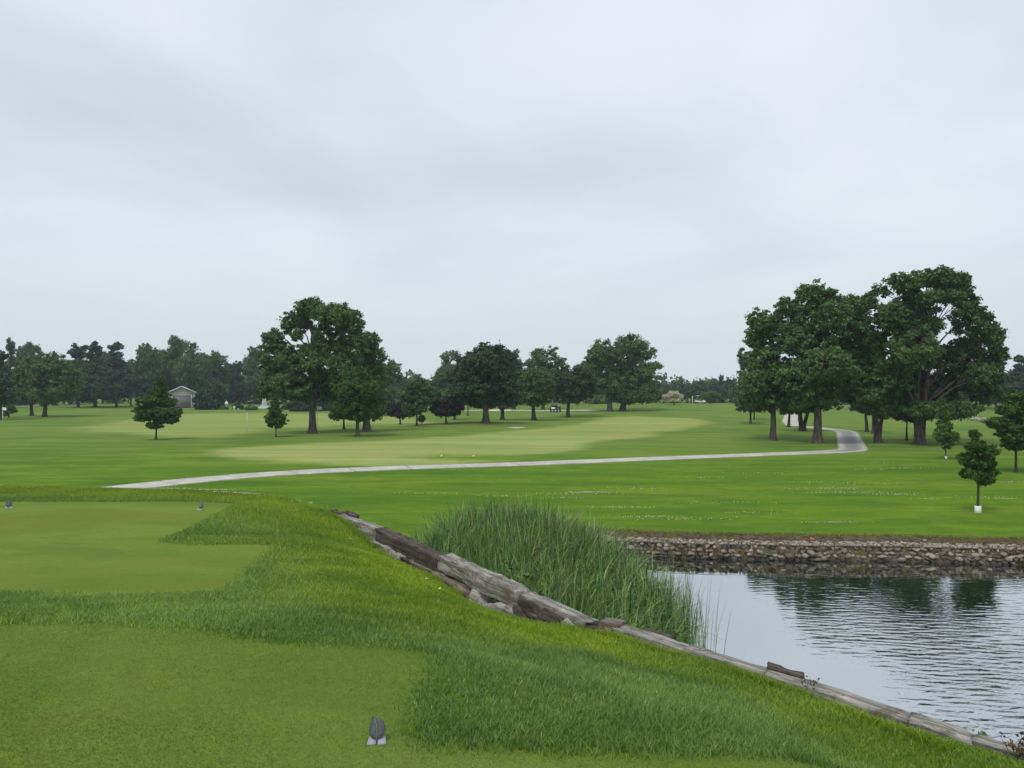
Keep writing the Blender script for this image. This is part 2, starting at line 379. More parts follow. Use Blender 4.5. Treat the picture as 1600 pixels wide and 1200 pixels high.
    bp = nt.new('ShaderNodeBump', inp={'Height': h, 'Strength': .55, 'Distance': 1.0}); nt.l.new(bp.outputs[0], bs.inputs['Normal'])
    return m
M_GRASS = grass_material()
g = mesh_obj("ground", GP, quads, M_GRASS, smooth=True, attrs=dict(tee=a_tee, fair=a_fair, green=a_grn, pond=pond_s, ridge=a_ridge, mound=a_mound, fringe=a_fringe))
tag(g, "rolling mown grass of the golf course around the pond", "ground", kind='structure')

# ------------------------------------------------------------------ pond water
def water_material():
    m, nt, bs = new_mat("pond_water"); nt.n.remove(bs)
    geo = nt.new('ShaderNodeNewGeometry').outputs['Position']
    sp = nt.new('ShaderNodeSeparateXYZ'); nt.l.new(geo, sp.inputs[0]); X, Y = sp.outputs[0], sp.outputs[1]
    wob = nt.math('MULTIPLY', nt.math('SUBTRACT', nt.noise(geo, .35, 2), .5), 2.4)
    # calm wedge beside the reeds and along the wall, ripples further out
    lin = nt.math('SUBTRACT', nt.math('ADD', X, wob), nt.math('ADD', nt.math('MULTIPLY', nt.math('ABSOLUTE', nt.math('SUBTRACT', Y, 14.5)), -.10), 5.3))
    msk = nt.math('MULTIPLY', nt.ss(lin, -.6, 2.6), nt.ss(nt.noise(geo, .3, 3, .6, .5), .34, .56, .45, 1.15))
    calm2 = nt.ss(nt.math('ADD', Y, nt.math('MULTIPLY', X, .55)), 12.2, 14.6)
    msk = nt.math('ADD', nt.math('MULTIPLY', msk, nt.math('ADD', nt.math('MULTIPLY', calm2, .75), .25)), .035)
    fade = nt.ss(Y, 11.0, 17.0, 2.3, .17); msk = nt.math('MULTIPLY', msk, fade)
    def wv(ang, scale, dist, sx=1.0):
        mp = nt.new('ShaderNodeMapping'); nt.l.new(geo, mp.inputs[0]); mp.inputs['Rotation'].default_value = (0, 0, R(ang)); mp.inputs['Scale'].default_value = (sx, 1, 1)
        t = nt.new('ShaderNodeTexWave', bands_direction='Y'); nt.l.new(mp.outputs[0], t.inputs[0]); t.inputs['Scale'].default_value = scale
        t.inputs['Distortion'].default_value = dist; t.inputs['Detail'].default_value = 2; t.inputs['Detail Scale'].default_value = .9
        return t.outputs['Fac']
    a = wv(-12, 1.25, 5.5, .5); b = wv(22, 1.7, 5.0, .6)
    n3 = nt.noise(geo, 4.2, 3, .5, .9, sc=(.42, 1.2, 1)); n4 = nt.noise(geo, 9.5, 2, .5, .6, sc=(.5, 1.2, 1))
    h = nt.math('ADD', nt.math('ADD', nt.math('MULTIPLY', a, .0036), nt.math('MULTIPLY', b, .0034)), nt.math('ADD', nt.math('MULTIPLY', n3, .0145), nt.math('MULTIPLY', n4, .0075)))
    h = nt.math('MULTIPLY', h, msk)
    bp = nt.new('ShaderNodeBump', inp={'Height': h, 'Strength': 1.0, 'Distance': 1.0})
    gl = nt.new('ShaderNodeBsdfGlossy', inp={'Color': (.93, .96, .98, 1), 'Roughness': .015, 'Normal': bp.outputs[0]})
    df = nt.new('ShaderNodeBsdfDiffuse', inp={'Color': (.012, .020, .018, 1)})
    fr = nt.new('ShaderNodeFresnel', inp={'IOR': 2.6, 'Normal': bp.outputs[0]})
    f = nt.ss(fr.outputs[0], .15, .75, .66, .84)
    ms = nt.new('ShaderNodeMixShader', inp={0: f, 1: df.outputs[0], 2: gl.outputs[0]})
    nt.l.new(ms.outputs[0], nt.n['Material Output'].inputs[0])
    return m
WZ = -4.715
b = MB(); b.add([(-6,-20,WZ),(55,-20,WZ),(55,24.5,WZ),(-6,24.5,WZ)], [(0,1,2,3)])
tag(b.obj("pond_water", water_material()), "dark still pond water with ripples reflecting the sky and trees", "water", kind='structure')

# ------------------------------------------------------------------ plain materials
def solid(name, c, rough=.8, spec=.3, var=.0, scale=4, metal=0, bump=0.0):
    m, nt, bs = new_mat(name); bs.inputs['Roughness'].default_value = rough; bs.inputs['Specular IOR Level'].default_value = spec; bs.inputs['Metallic'].default_value = metal
    tcn = nt.new('ShaderNodeTexCoord').outputs['Object']; n = nt.noise(tcn, scale, 5, .65)
    dk = tuple(x * (1 - var) for x in c); lt = tuple(min(1, x * (1 + var)) for x in c)
    nt.l.new(nt.mix(nt.ss(n, .3, .7), dk, lt), bs.inputs['Base Color'])
    if bump:
        bp = nt.new('ShaderNodeBump', inp={'Height': n, 'Strength': bump, 'Distance': .05}); nt.l.new(bp.outputs[0], bs.inputs['Normal'])
    return m
def concrete_mat():
    m, nt, bs = new_mat("path_concrete"); geo = nt.new('ShaderNodeNewGeometry').outputs['Position']
    sp = nt.new('ShaderNodeSeparateXYZ'); nt.l.new(geo, sp.inputs[0])
    n = nt.ss(nt.noise(geo, .9, 5, .7), .3, .7); n2 = nt.noise(geo, 12, 4, .7)
    c = nt.mix(n, (.38, .36, .31), (.58, .56, .49)); c = nt.mix(nt.math('MULTIPLY', nt.ss(n2, .45, .62), .35), c, (.28, .26, .22)); e2 = nt.math('ADD', nt.attr('edge'), nt.math('MULTIPLY', nt.math('SUBTRACT', nt.noise(geo, 3.5, 4, .7), .5), .5)); c = nt.mix(nt.ss(e2, .02, .14, .75, 0), c, (.15, .17, .07))
    wear = nt.math('MULTIPLY', nt.ss(nt.attr('edge'), .15, .75), nt.attr('aged'))
    c = nt.mix(nt.math('MULTIPLY', wear, .8), c, (.17, .165, .16))
    jn = nt.math('PINGPONG', nt.attr('run'), 1.4); c = nt.mix(nt.ss(jn, .015, .05, .65, 0), c, (.10, .09, .07))
    nt.l.new(c, bs.inputs['Base Color']); bs.inputs['Roughness'].default_value = .9
    return m
M_PATH = concrete_mat()
M_WHITE = solid("white_paint", (.78, .78, .76), .5, .4, .05)
M_YELLOW = solid("yellow_paint", (.75, .62, .08), .5)
M_BLACK = solid("black_plastic", (.03, .03, .032), .5)
def bark(name, a, b_):
    m, nt, bs = new_mat(name); geo = nt.new('ShaderNodeTexCoord').outputs['Object']
    n = nt.noise(geo, 6, 5, .7, .6, sc=(1, 1, .22)); n2 = nt.noise(geo, 1.2, 3)
    c = nt.mix(nt.ss(n, .35, .68), a, b_); c = nt.mix(nt.math('MULTIPLY', n2, .5), c, tuple(x * .6 for x in a))
    nt.l.new(c, bs.inputs['Base Color']); bs.inputs['Roughness'].default_value = .95; bs.inputs['Specular IOR Level'].default_value = .1
    bp = nt.new('ShaderNodeBump', inp={'Height': n, 'Strength': .8, 'Distance': .08}); nt.l.new(bp.outputs[0], bs.inputs['Normal'])
    return m
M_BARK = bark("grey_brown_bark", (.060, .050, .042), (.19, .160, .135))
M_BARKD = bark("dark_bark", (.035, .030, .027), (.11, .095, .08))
def leaf_mat(name, dark, light, trans=.20, tint=(.5, 1.25, .3)):
    m, nt, bs = new_mat(name); nt.n.remove(bs)
    v = nt.attr('tone'); geo = nt.new('ShaderNodeTexCoord').outputs['Object']
    n = nt.ss(nt.noise(geo, .55, 3, .6), .32, .68)
    f = nt.math('ADD', nt.math('MULTIPLY', v, .65), nt.math('MULTIPLY', n, .35))
    c = nt.mix(f, dark, light)
    df = nt.new('ShaderNodeBsdfPrincipled', inp={'Base Color': c, 'Roughness': .62, 'Specular IOR Level': .18})
    tr = nt.new('ShaderNodeBsdfTranslucent', inp={'Color': nt.mix(.5, c, light)})
    ms = nt.new('ShaderNodeMixShader', inp={0: trans, 1: df.outputs[0], 2: tr.outputs[0]})
    nt.l.new(ms.outputs[0], nt.n['Material Output'].inputs[0]); return m
L_MAPLE = leaf_mat("maple_leaves", (.020, .050, .014), (.145, .255, .066))
L_OAK = leaf_mat("dark_oak_leaves", (.016, .034, .015), (.085, .138, .056))
L_ELM = leaf_mat("elm_leaves", (.020, .050, .014), (.128, .225, .056))
L_YOUNG = leaf_mat("young_leaves", (.016, .048, .008), (.10, .20, .030))
L_LIME = leaf_mat("lime_leaves", (.045, .105, .018), (.130, .235, .035))
L_PURP = leaf_mat("purple_leaves", (.022, .018, .020), (.062, .040, .042))
L_PINE = leaf_mat("conifer_needles", (.016, .036, .022), (.070, .115, .058), .1)
L_BLUE = leaf_mat("distant_leaves", (.032, .072, .028), (.135, .220, .080))
L_PALE = leaf_mat("pale_green_leaves", (.085, .125, .065), (.17, .22, .11))
L_CREAM = leaf_mat("cream_blossom", (.38, .35, .20), (.85, .80, .58))
L_HEDGE = leaf_mat("hedge_leaves", (.014, .034, .016), (.040, .075, .028), .1)

# ------------------------------------------------------------------ trees
def leaf_quads(C, rad, n, size, rng, flat=.75, up=.5, core=None, clump_tone=None):
    """C (k,3) clump centres, rad (k,), n leaves per clump -> verts, quads, tone"""
    k = len(C); ci = np.repeat(np.arange(k), n); m = len(ci)
    d = rng.normal(size=(m, 3)); d /= np.linalg.norm(d, axis=1)[:, None]
    rr = rng.random(m)**.5 * (1 + .25 * np.abs(rng.normal(size=m)))
    off = d * rr[:, None] * rad[ci][:, None]; off[:, 2] *= flat
    P = C[ci] + off
    cen = core if core is not None else C.mean(0)
    outw = P - cen; outw /= np.linalg.norm(outw, axis=1)[:, None] + 1e-6
    nrm = rng.normal(size=(m, 3)) * .75 + outw * .55 + d * .5 + np.array([0, 0, up]); nrm /= np.linalg.norm(nrm, axis=1)[:, None]
    t = np.cross(nrm, rng.normal(size=(m, 3))); t /= np.linalg.norm(t, axis=1)[:, None] + 1e-9; bt = np.cross(nrm, t)
    s = size * (.6 + .8 * rng.random(m))[:, None]; wdt = s * (.42 + .2 * rng.random(m))[:, None]
    tip = P + t * s * .6 - np.array([0, 0, 1]) * s * .12; base = P - t * s * .5
    V = np.stack([base, P + bt * wdt, tip, P - bt * wdt], 1).reshape(-1, 3)
    Q = np.arange(m * 4).reshape(-1, 4)
    ct = clump_tone if clump_tone is not None else rng.random(k)
    tone = np.clip(ct[ci] * .75 - .05 + rng.random(m)**2 * .45 , 0, 1)
    return V, Q, np.repeat(tone, 4)
def crown_clumps(lobes, cr, rng, dens=1.0, inner=.5, jit=.35):
    C = []; Rr = []
    for (c, r) in lobes:
        c = np.array(c, float); r = np.array(r, float)
        area = 4 * np.pi * ((r[0]*r[1])**1.6/3 + (r[0]*r[2])**1.6/3 + (r[1]*r[2])**1.6/3)**(1/1.6)
        n = max(3, int(dens * area / (cr * cr * 2.6)))
        i = np.arange(n) + rng.random(); ph = np.arccos(np.clip(1 - 2 * i / n, -1, 1)); th = np.pi * (1 + 5**.5) * i + rng.random() * 6
        d = np.stack([np.cos(th) * np.sin(ph), np.sin(th) * np.sin(ph), np.cos(ph)], 1) + rng.normal(size=(n, 3)) * jit * .5
        d /= np.linalg.norm(d, axis=1)[:, None] + 1e-9
        q = inner + (1 - inner) * rng.random(n)**.6; q *= 1 + .10 * rng.normal(size=n)
        q = np.where(rng.random(n) < .16, q * (1.08 + .16 * rng.random(n)), q)
        C.append(c + d * r * q[:, None]); Rr.append(cr * (.55 + .8 * rng.random(n)**1.3))
    C = np.vstack(C); Rr = np.concatenate(Rr); sc = 1 / (cr * 3.0); o = rng.random() * 50
    hole = vnoise(C[:, 0] * sc + o, C[:, 1] * sc * 1.2, C[:, 2] * sc * 1.3, 17) + .6 * vnoise(C[:, 0] * sc * 2.2, C[:, 1] * sc, C[:, 2] * sc * 2.6 + o, 18)
    ok = hole > -.56 if len(C) > 60 else np.ones(len(C), bool)
    C, Rr = C[ok], Rr[ok]
    if len(C) > 12:
        dd = np.sqrt(((C[:, None] - C[None])**2).sum(-1)); near_n = (dd < 2.6 * cr).sum(1); C, Rr = C[near_n > 2], Rr[near_n > 2]
    return C, Rr
def limb(mb, a, b_, r0, r1, rng, k=6, bend=.12, n=6, sag=0.0):
    a = np.array(a, float); b_ = np.array(b_, float); t = np.linspace(0, 1, n)[:, None]; L = np.linalg.norm(b_ - a)
    w_ = rng.normal(size=3) * bend * L
    P = a + (b_ - a) * t + w_ * np.sin(t * np.pi) * .5 + np.array([0, 0, 1]) * L * .14 * np.sin(t * np.pi)
    P[1:-1] += rng.normal(size=(n - 2, 3)) * .02 * L
    mb.tube(P, r0 + (r1 - r0) * np.linspace(0, 1, n)**.8, k)
    return P
def make_tree(name, base, lobes, trunk_r, mat, bmat, seed, label, cat='tree', cr=.7, leaf=.22, nl=60, dens=1.0, group=None, inner=.5,
              fork=None, trunk_h=None, trunks=None, twigs=.6, flat=.75, flare=1.7, up=.5, local=True, name_crown='crown', k=10, guard=None, lean=(0,0)):
    """lobes: [(centre, radii)] in metres relative to the trunk's foot"""
    rng = np.random.default_rng(seed); root = thing(name, label, cat, base, 0, group)
    LC = np.array([l[0] for l in lobes]); top = max(l[0][2] + l[1][2] for l in lobes); bot = min(l[0][2] - l[1][2] for l in lobes)
    H = top
    C, Rr = crown_clumps(lobes, cr, rng, dens, inner)
    ok = C[:, 2] > bot * .9; C = C[ok]; Rr = Rr[ok]
    core = np.array([LC[:, 0].mean(), LC[:, 1].mean(), (top + bot) / 2 - .1 * (top - bot)])
    V, Q, tone = leaf_quads(C, Rr, nl, leaf, rng, flat, up, core)
    mesh_obj(name_crown, V, Q, mat, root, attrs=dict(tone=tone))
    mb = MB()
    cx, cy = LC[:, 0].mean(), LC[:, 1].mean()
    th = trunk_h or bot + .35 * (top - bot)
    starts = trunks or [((0, 0), (cx * .5 + lean[0], cy * .5 + lean[1]), trunk_r)]
    axes_ = []
    for (f0, f1, tr) in starts:
        n = 12; t = np.linspace(0, 1, n); zt = bot + .78 * (top - bot)
        P = np.stack([f0[0] + (f1[0] - f0[0]) * t**1.2 + .25 * tr * np.sin(t * 7 + seed), f0[1] + (f1[1] - f0[1]) * t, t * zt], 1)
        P[0, 2] = -.25
        rad = tr * (1 - .80 * t**1.1); hh = P[:, 2]
        rad = rad * (1 + (flare - 1) * np.exp(-np.maximum(hh, 0) / (.9 * tr + .03)))
        # extra rings in the root flare
        zz_ = np.array([-.25, 0, .12, .3, .6, 1.0]) * max(.5, tr / .35); zz_ = zz_[zz_ < P[1, 2] * .8] if P[1, 2] > .3 else zz_[:2]
        ex = np.stack([np.interp(zz_, P[:, 2], P[:, 0]), np.interp(zz_, P[:, 2], P[:, 1]), zz_], 1)
        er = tr * (1 + (flare - 1) * np.exp(-np.maximum(zz_, 0) / (.9 * tr + .03))) * (1 - .04 * zz_)
        P = np.vstack([ex, P[1:]]); rad = np.concatenate([er, rad[1:]])
        mb.tube(P, rad, k); axes_.append((P, rad))
    for i, (c, r) in enumerate(lobes):
        c = np.array(c, float); P, rad = min(axes_, key=lambda A: abs(A[0][-1, 0] - c[0]) + abs(A[0][-1, 1] - c[1])); hd = np.hypot(c[0] - P[-1, 0], c[1] - P[-1, 1])
        zs = np.clip(c[2] - .55 * hd - .25 * (top - bot) * .4, max(bot * .85, .25 * th), P[-1, 2] * .92)
        a = np.array([np.interp(zs, P[:, 2], P[:, 0]), np.interp(zs, P[:, 2], P[:, 1]), zs]); ra = min(np.interp(zs, P[:, 2], rad) * .62, trunk_r * .40)
        lp = limb(mb, a, c, ra, ra * .3, rng, 6, n=7)
        near_ = np.where(((C - c)**2).sum(1) < (np.max(r) * 1.2)**2)[0]; rng.shuffle(near_)
        for j in near_[:int(len(near_) * twigs * .5)]:
            s = lp[rng.integers(3, 7)]; limb(mb, s, C[j], ra * .24, ra * .07, rng, 4, n=4)
    mb.obj('trunk', bmat, root, smooth=True)
    if guard:
        g_ = MB(); h, r = guard; g_.lathe([(r * .96, 0), (r, .005), (r, h), (r * .9, h), (r * .9, h * .5)], 12); g_.obj('trunk_guard', M_WHITE, root, smooth=True)
    return root
def px_lobes(base, L, ry=1.0, seed=0):
    """lobes traced in the photo's pixels, given real size at the tree's own distance"""
    d = base[1]; rng = np.random.default_rng(seed + 77); o = []; s = d / F
    xs = [l[0] for l in L]; mx = (min(xs) + max(xs)) / 2; half = max(1, (max(xs) - min(xs)) / 2)
    for (cx, cy, rx, rz) in L:
        dep = math.sqrt(max(0, 1 - ((cx - mx) / half * .8)**2)) * half * s * .55
        o.append((((cx - CX) * s - base[0], rng.uniform(-1, 1) * dep, -(cy - HY) * s - base[2]), (rx * s, rx * s * ry, rz * s)))
    # a few extra lobes towards and away from the camera so that the crown is round
    for i in range(len(L) // 3):
        cx, cy, rx, rz = L[rng.integers(len(L))]
        if abs(cx - mx) < half * .55:
            o.append((((cx - CX) * s - base[0], (1 if i % 2 else -1) * half * s * .6, -(cy + rz * .5 - HY) * s - base[2]), (rx * s * .9, rx * s * .9, rz * s * .8)))
    return o
def ptree(name, px, py, L, tw, mat, bmat, seed, label, **kw):
    """a tree whose foot is seen at (px,py)"""
    d = kw.pop('d', None); base = at(px, d) if d else atxy(px, py)
    ry = kw.pop('ry', 1.0); s = base[1] / F
    cr = kw.pop('crp', 9) * s
    f = .62 if cr > .2 else .8
    cr *= f; kw['leaf'] = kw.get('leaf', .22) * .56; kw['nl'] = int(kw.get('nl', 60) * (.86 if f < .7 else 1.2)); kw['dens'] = kw.get('dens', 1.0) * 1.12
    return make_tree(name, base, px_lobes(base, L, ry, seed), tw / 2 * s * .86, mat, bmat, seed, label, cr=cr, **kw)

G_R = None
# --- large trees on the left
ptree('maple_tree', 487, 677, [(486,481,22,15),(520,487,24,18),(546,505,22,22),(452,503,20,18),(430,530,16,15),(552,540,22,30),(436,562,30,26),(478,572,34,32),(515,540,30,32),
      (470,498,10,10),(500,512,9,12),(466,528,11,9),(484,545,16,12),(506,492,9,9),(425,592,20,18),(460,604,36,20),(510,602,38,24),(540,580,26,26),(415,612,12,12)], 13, L_MAPLE, M_BARK, 1, "tallest maple on the left, with sky showing through its open upper crown", crp=9, leaf=.27, nl=64, dens=1.05, inner=.45)
ptree('maple_tree', 572, 674, [(572,535,20,18),(586,560,16,22),(565,565,20,25),(592,595,12,22),(570,600,28,24),(583,620,20,16)], 13, L_ELM, M_BARK, 2,
      "broad-trunked maple close behind the tallest left maple, on its right", crp=9, leaf=.27, nl=60)
ptree('maple_tree', 559, 682, [(562,588,18,13),(545,608,20,14),(578,610,18,15),(558,628,30,14),(588,642,14,11),(534,640,16,11),(562,648,26,10)], 7, L_YOUNG, M_BARK, 3,
      "low maple with a thin trunk standing in front of the broad-trunked maple", crp=6, leaf=.21, nl=60)
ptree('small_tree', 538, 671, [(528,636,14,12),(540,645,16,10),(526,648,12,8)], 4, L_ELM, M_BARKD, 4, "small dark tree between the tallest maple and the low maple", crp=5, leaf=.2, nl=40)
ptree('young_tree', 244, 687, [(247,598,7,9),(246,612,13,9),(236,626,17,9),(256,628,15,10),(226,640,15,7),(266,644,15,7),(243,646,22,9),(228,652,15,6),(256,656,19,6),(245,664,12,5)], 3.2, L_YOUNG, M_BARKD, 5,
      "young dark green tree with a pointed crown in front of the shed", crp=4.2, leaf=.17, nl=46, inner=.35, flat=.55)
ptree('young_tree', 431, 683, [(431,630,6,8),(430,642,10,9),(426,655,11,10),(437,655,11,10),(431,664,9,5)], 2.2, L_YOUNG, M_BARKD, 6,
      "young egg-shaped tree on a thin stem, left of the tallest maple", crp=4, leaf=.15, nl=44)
# --- middle trees
ptree('oak_tree', 758, 661, [(760,556,24,18),(735,568,20,18),(784,560,20,20),(718,592,16,20),(745,600,32,26),(785,595,30,26),(765,578,28,22),(716,618,16,15),(800,610,18,20),(755,625,30,12)], 12, L_OAK, M_BARK, 7,
      "round dark green oak with a short thick trunk near the middle", crp=9, leaf=.33, nl=60, dens=1.15, inner=.6)
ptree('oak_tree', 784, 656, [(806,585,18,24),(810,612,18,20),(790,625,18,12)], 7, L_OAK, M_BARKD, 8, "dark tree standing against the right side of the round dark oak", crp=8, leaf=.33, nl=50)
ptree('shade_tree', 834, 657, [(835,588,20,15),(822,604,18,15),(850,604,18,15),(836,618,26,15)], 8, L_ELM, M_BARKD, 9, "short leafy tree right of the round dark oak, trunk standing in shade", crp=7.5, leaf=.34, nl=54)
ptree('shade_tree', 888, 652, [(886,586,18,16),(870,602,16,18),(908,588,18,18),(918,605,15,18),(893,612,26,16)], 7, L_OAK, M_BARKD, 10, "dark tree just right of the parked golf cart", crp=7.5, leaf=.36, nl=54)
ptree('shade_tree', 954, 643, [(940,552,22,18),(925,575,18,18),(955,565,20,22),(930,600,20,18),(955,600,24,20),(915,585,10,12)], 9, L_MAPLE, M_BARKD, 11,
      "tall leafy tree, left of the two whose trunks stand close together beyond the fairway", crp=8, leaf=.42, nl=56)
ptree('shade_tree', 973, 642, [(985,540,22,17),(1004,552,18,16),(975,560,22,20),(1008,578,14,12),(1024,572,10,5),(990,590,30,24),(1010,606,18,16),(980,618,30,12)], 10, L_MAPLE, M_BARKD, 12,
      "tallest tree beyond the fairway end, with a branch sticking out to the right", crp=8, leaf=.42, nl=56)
ptree('small_tree', 651, 665, [(652,604,16,15),(640,618,14,16),(662,620,14,16),(648,636,18,12)], 3.5, L_BLUE, M_BARKD, 13, "slim round-headed tree between the two purple-leaved trees", crp=6, leaf=.28, nl=46)
ptree('purple_tree', 625, 663, [(612,640,11,9),(625,637,14,9),(640,641,12,8),(626,646,18,6)], 3, L_PURP, M_BARKD, 14, "low purple-leaved tree, left of the pair beyond the maples", crp=4.5, leaf=.22, nl=44, group="purple-leaved trees")
ptree('purple_tree', 697, 662, [(684,636,12,10),(700,632,16,10),(714,638,11,8),(697,643,22,7)], 3.5, L_PURP, M_BARKD, 15, "low purple-leaved tree beside the left side of the round dark oak", crp=4.5, leaf=.22, nl=44, group="purple-leaved trees")
ptree('small_tree', 659, 663, [(659,654,5.5,5)], 1.2, L_ELM, M_BARKD, 16, "tiny round bush-like tree right of the slim round-headed tree", crp=2.6, leaf=.13, nl=40)
ptree('small_tree', 711, 656, [(706,618,14,18),(716,630,10,12)], 4, L_BLUE, M_BARKD, 17, "thin-trunked tree behind the left edge of the round dark oak", crp=6, leaf=.3, nl=40)
ptree('small_tree', 731, 650, [(731,622,12,12)], 2.4, L_BLUE, M_BARKD, 18, "far small tree seen under the round dark oak's crown", crp=6, leaf=.3, nl=36)
ptree('poplar_tree', 848, 640, [(842,556,12,13),(862,553,10,12),(874,566,9,8),(830,572,10,12),(855,578,18,14),(850,600,20,16)], 6, L_BLUE, M_BARKD, 19, "tall airy-topped tree rising behind the short leafy tree and the golf cart", d=128, crp=6.5, leaf=.42, nl=40, inner=.3)
ptree('poplar_tree', 704, 640, [(698,560,10,11),(710,556,9,9),(704,578,12,12),(692,582,8,10),(706,600,14,16)], 5, L_PALE, M_BARK, 20, "pale green tall tree rising behind the left shoulder of the round dark oak", d=135, crp=6.5, leaf=.42, nl=40, inner=.3)
ptree('poplar_tree', 690, 640, [(692,585,12,14),(684,605,14,18),(700,618,14,16)], 4, L_BLUE, M_BARKD, 21, "mid green tree in front of the pale green tall tree", d=125, crp=6.5, leaf=.38, nl=44)
# --- group on the right
ptree('elm_tree', 1208, 688, [(1190,500,17,17),(1182,528,16,16),(1214,525,20,22),(1192,560,24,24),(1212,585,30,28),(1178,600,22,24),(1235,600,26,28),(1200,625,32,16),(1172,622,16,14)], 11, L_MAPLE, M_BARK, 31,
      "leftmost thick-trunked tree of the tall group on the right", crp=8.5, leaf=.25, nl=58, dens=1.05, inner=.5)
ptree('elm_tree', 1276, 692, [(1268,456,22,15),(1238,478,20,15),(1302,462,20,14),(1328,478,18,17),(1262,500,28,26),(1300,505,32,28),(1336,515,16,22),(1240,530,24,24),(1345,490,11,12),(1222,500,12,14),(1285,480,18,14),(1280,555,42,34),(1318,565,30,34),(1245,592,32,26),(1298,605,38,26),(1270,628,42,12)], 15, L_MAPLE, M_BARK, 32,
      "straight thick-trunked tree left of the bend in the concrete path", crp=9, leaf=.25, nl=58, dens=1.0, inner=.5)
ptree('elm_tree', 1371, 692, [(1352,545,26,28),(1374,512,17,20),(1366,540,20,20),(1340,585,28,26),(1368,575,26,28),(1385,602,24,26),(1350,618,30,18),(1392,628,24,14),(1372,640,20,9)], 11, L_ELM, M_BARK, 33,
      "leaning tree right of the path bend with a low limb reaching right", crp=8, leaf=.25, nl=56, lean=(-.4, 0), trunks=[((0,0),(-.75,.3),.24),((.05,0),(1.4,-.2),.15)])
ptree('elm_tree', 1438, 694, [(1398,446,26,18),(1440,438,24,15),(1488,444,28,18),(1518,468,18,20),(1368,470,14,16),(1380,500,24,22),(1415,490,28,26),(1462,488,30,26),(1505,505,30,28),(1536,528,18,20),(1552,560,16,20),
      (1525,542,18,18),(1512,590,26,20),(1535,572,18,18),(1420,466,18,12),(1455,466,18,13),(1438,512,20,16),(1350,498,12,14),(1385,455,12,12),(1400,540,34,30),(1450,550,38,32),(1500,560,36,28),(1540,592,22,18),(1390,590,32,28),(1440,605,40,28),(1490,605,38,24),(1530,615,24,14),(1420,640,26,12),(1475,640,34,12)], 15, L_ELM, M_BARK, 34,
      "largest and tallest tree at the right, with a forked twin trunk", crp=9, leaf=.25, nl=56, dens=1.0, inner=.35, trunks=[((-.1,0),(-.4,.2),.30),((.12,.05),(1.1,-.2),.22)])
ptree('elm_tree', 1254, 674, [(1240,612,20,18),(1262,600,22,20),(1252,630,26,10)], 9, L_ELM, M_BARKD, 35, "dark forked tree seen between the two left thick trunks of the right group", crp=8, leaf=.3, nl=44, trunks=[((0,0),(-.8,0),.22),((.1,0),(1.6,.4),.18)])
ptree('small_tree', 1233, 667, [(1230,622,20,18),(1236,638,18,8)], 5, L_ELM, M_BARKD, 36, "small tree standing in front of the far bit of concrete path", crp=7, leaf=.3, nl=40)
ptree('small_tree', 1173, 662, [(1162,560,8,16),(1166,590,12,20),(1162,618,15,16),(1172,634,20,9)], 3.6, L_BLUE, M_BARKD, 37, "thin-trunked tree at the left edge of the right group, nearer of two", crp=6, leaf=.3, nl=44)
ptree('small_tree', 1178, 656, [(1180,600,16,22),(1182,630,14,10)], 2.6, L_BLUE, M_BARKD, 38, "thin-trunked tree at the left edge of the right group, further of two", crp=6, leaf=.3, nl=36)
ptree('small_tree', 1354, 675, [(1346,612,18,14),(1350,634,18,10)], 6, L_OAK, M_BARKD, 39, "slender dark tree behind the leaning tree, just right of the path bend", crp=7, leaf=.28, nl=40)
ptree('small_tree', 1364, 678, [(1370,600,16,16)], 5, L_OAK, M_BARK, 40, "pale-trunked tree close behind the leaning tree", crp=7, leaf=.28, nl=36)
ptree('small_tree', 1417, 688, [(1408,648,14,8),(1424,652,13,7),(1416,640,18,9)], 4, L_OAK, M_BARKD, 41, "small low tree between the leaning tree and the forked tree", crp=5, leaf=.2, nl=44)
ptree('young_tree', 1478, 717, [(1474,632,5,9),(1475,648,9,9),(1477,664,12,10),(1470,680,11,9),(1486,682,11,9),(1478,694,9,7)], 2.2, L_LIME, M_BARK, 42, "young pointed tree with bright green top and a tiny white trunk guard", crp=4, leaf=.12, nl=54, guard=(.16, .06), inner=.4)
ptree('young_tree', 1528, 801, [(1527,680,7,9),(1518,698,13,10),(1540,704,12,11),(1508,716,11,8),(1528,722,18,11),(1518,738,12,7),(1546,738,9,7),(1541,750,12,5),(1550,722,9,9)], 5.0, L_YOUNG, M_BARK, 43,
      "nearest young tree at the right, on a thin stem with a white trunk guard", crp=5.0, leaf=.11, nl=50, guard=(.23, .10), inner=.25, flare=1.1)
ptree('young_tree', 1587, 738, [(1590,622,16,13),(1572,640,16,11),(1600,645,22,16),(1562,660,18,8),(1588,668,30,13),(1612,676,22,14),(1590,694,20,10),(1580,682,20,10)], 4.6, L_YOUNG, M_BARKD, 44,
      "dark spreading young tree at the right edge of the photo", crp=5.5, leaf=.14, nl=50, flat=.5, inner=.4)
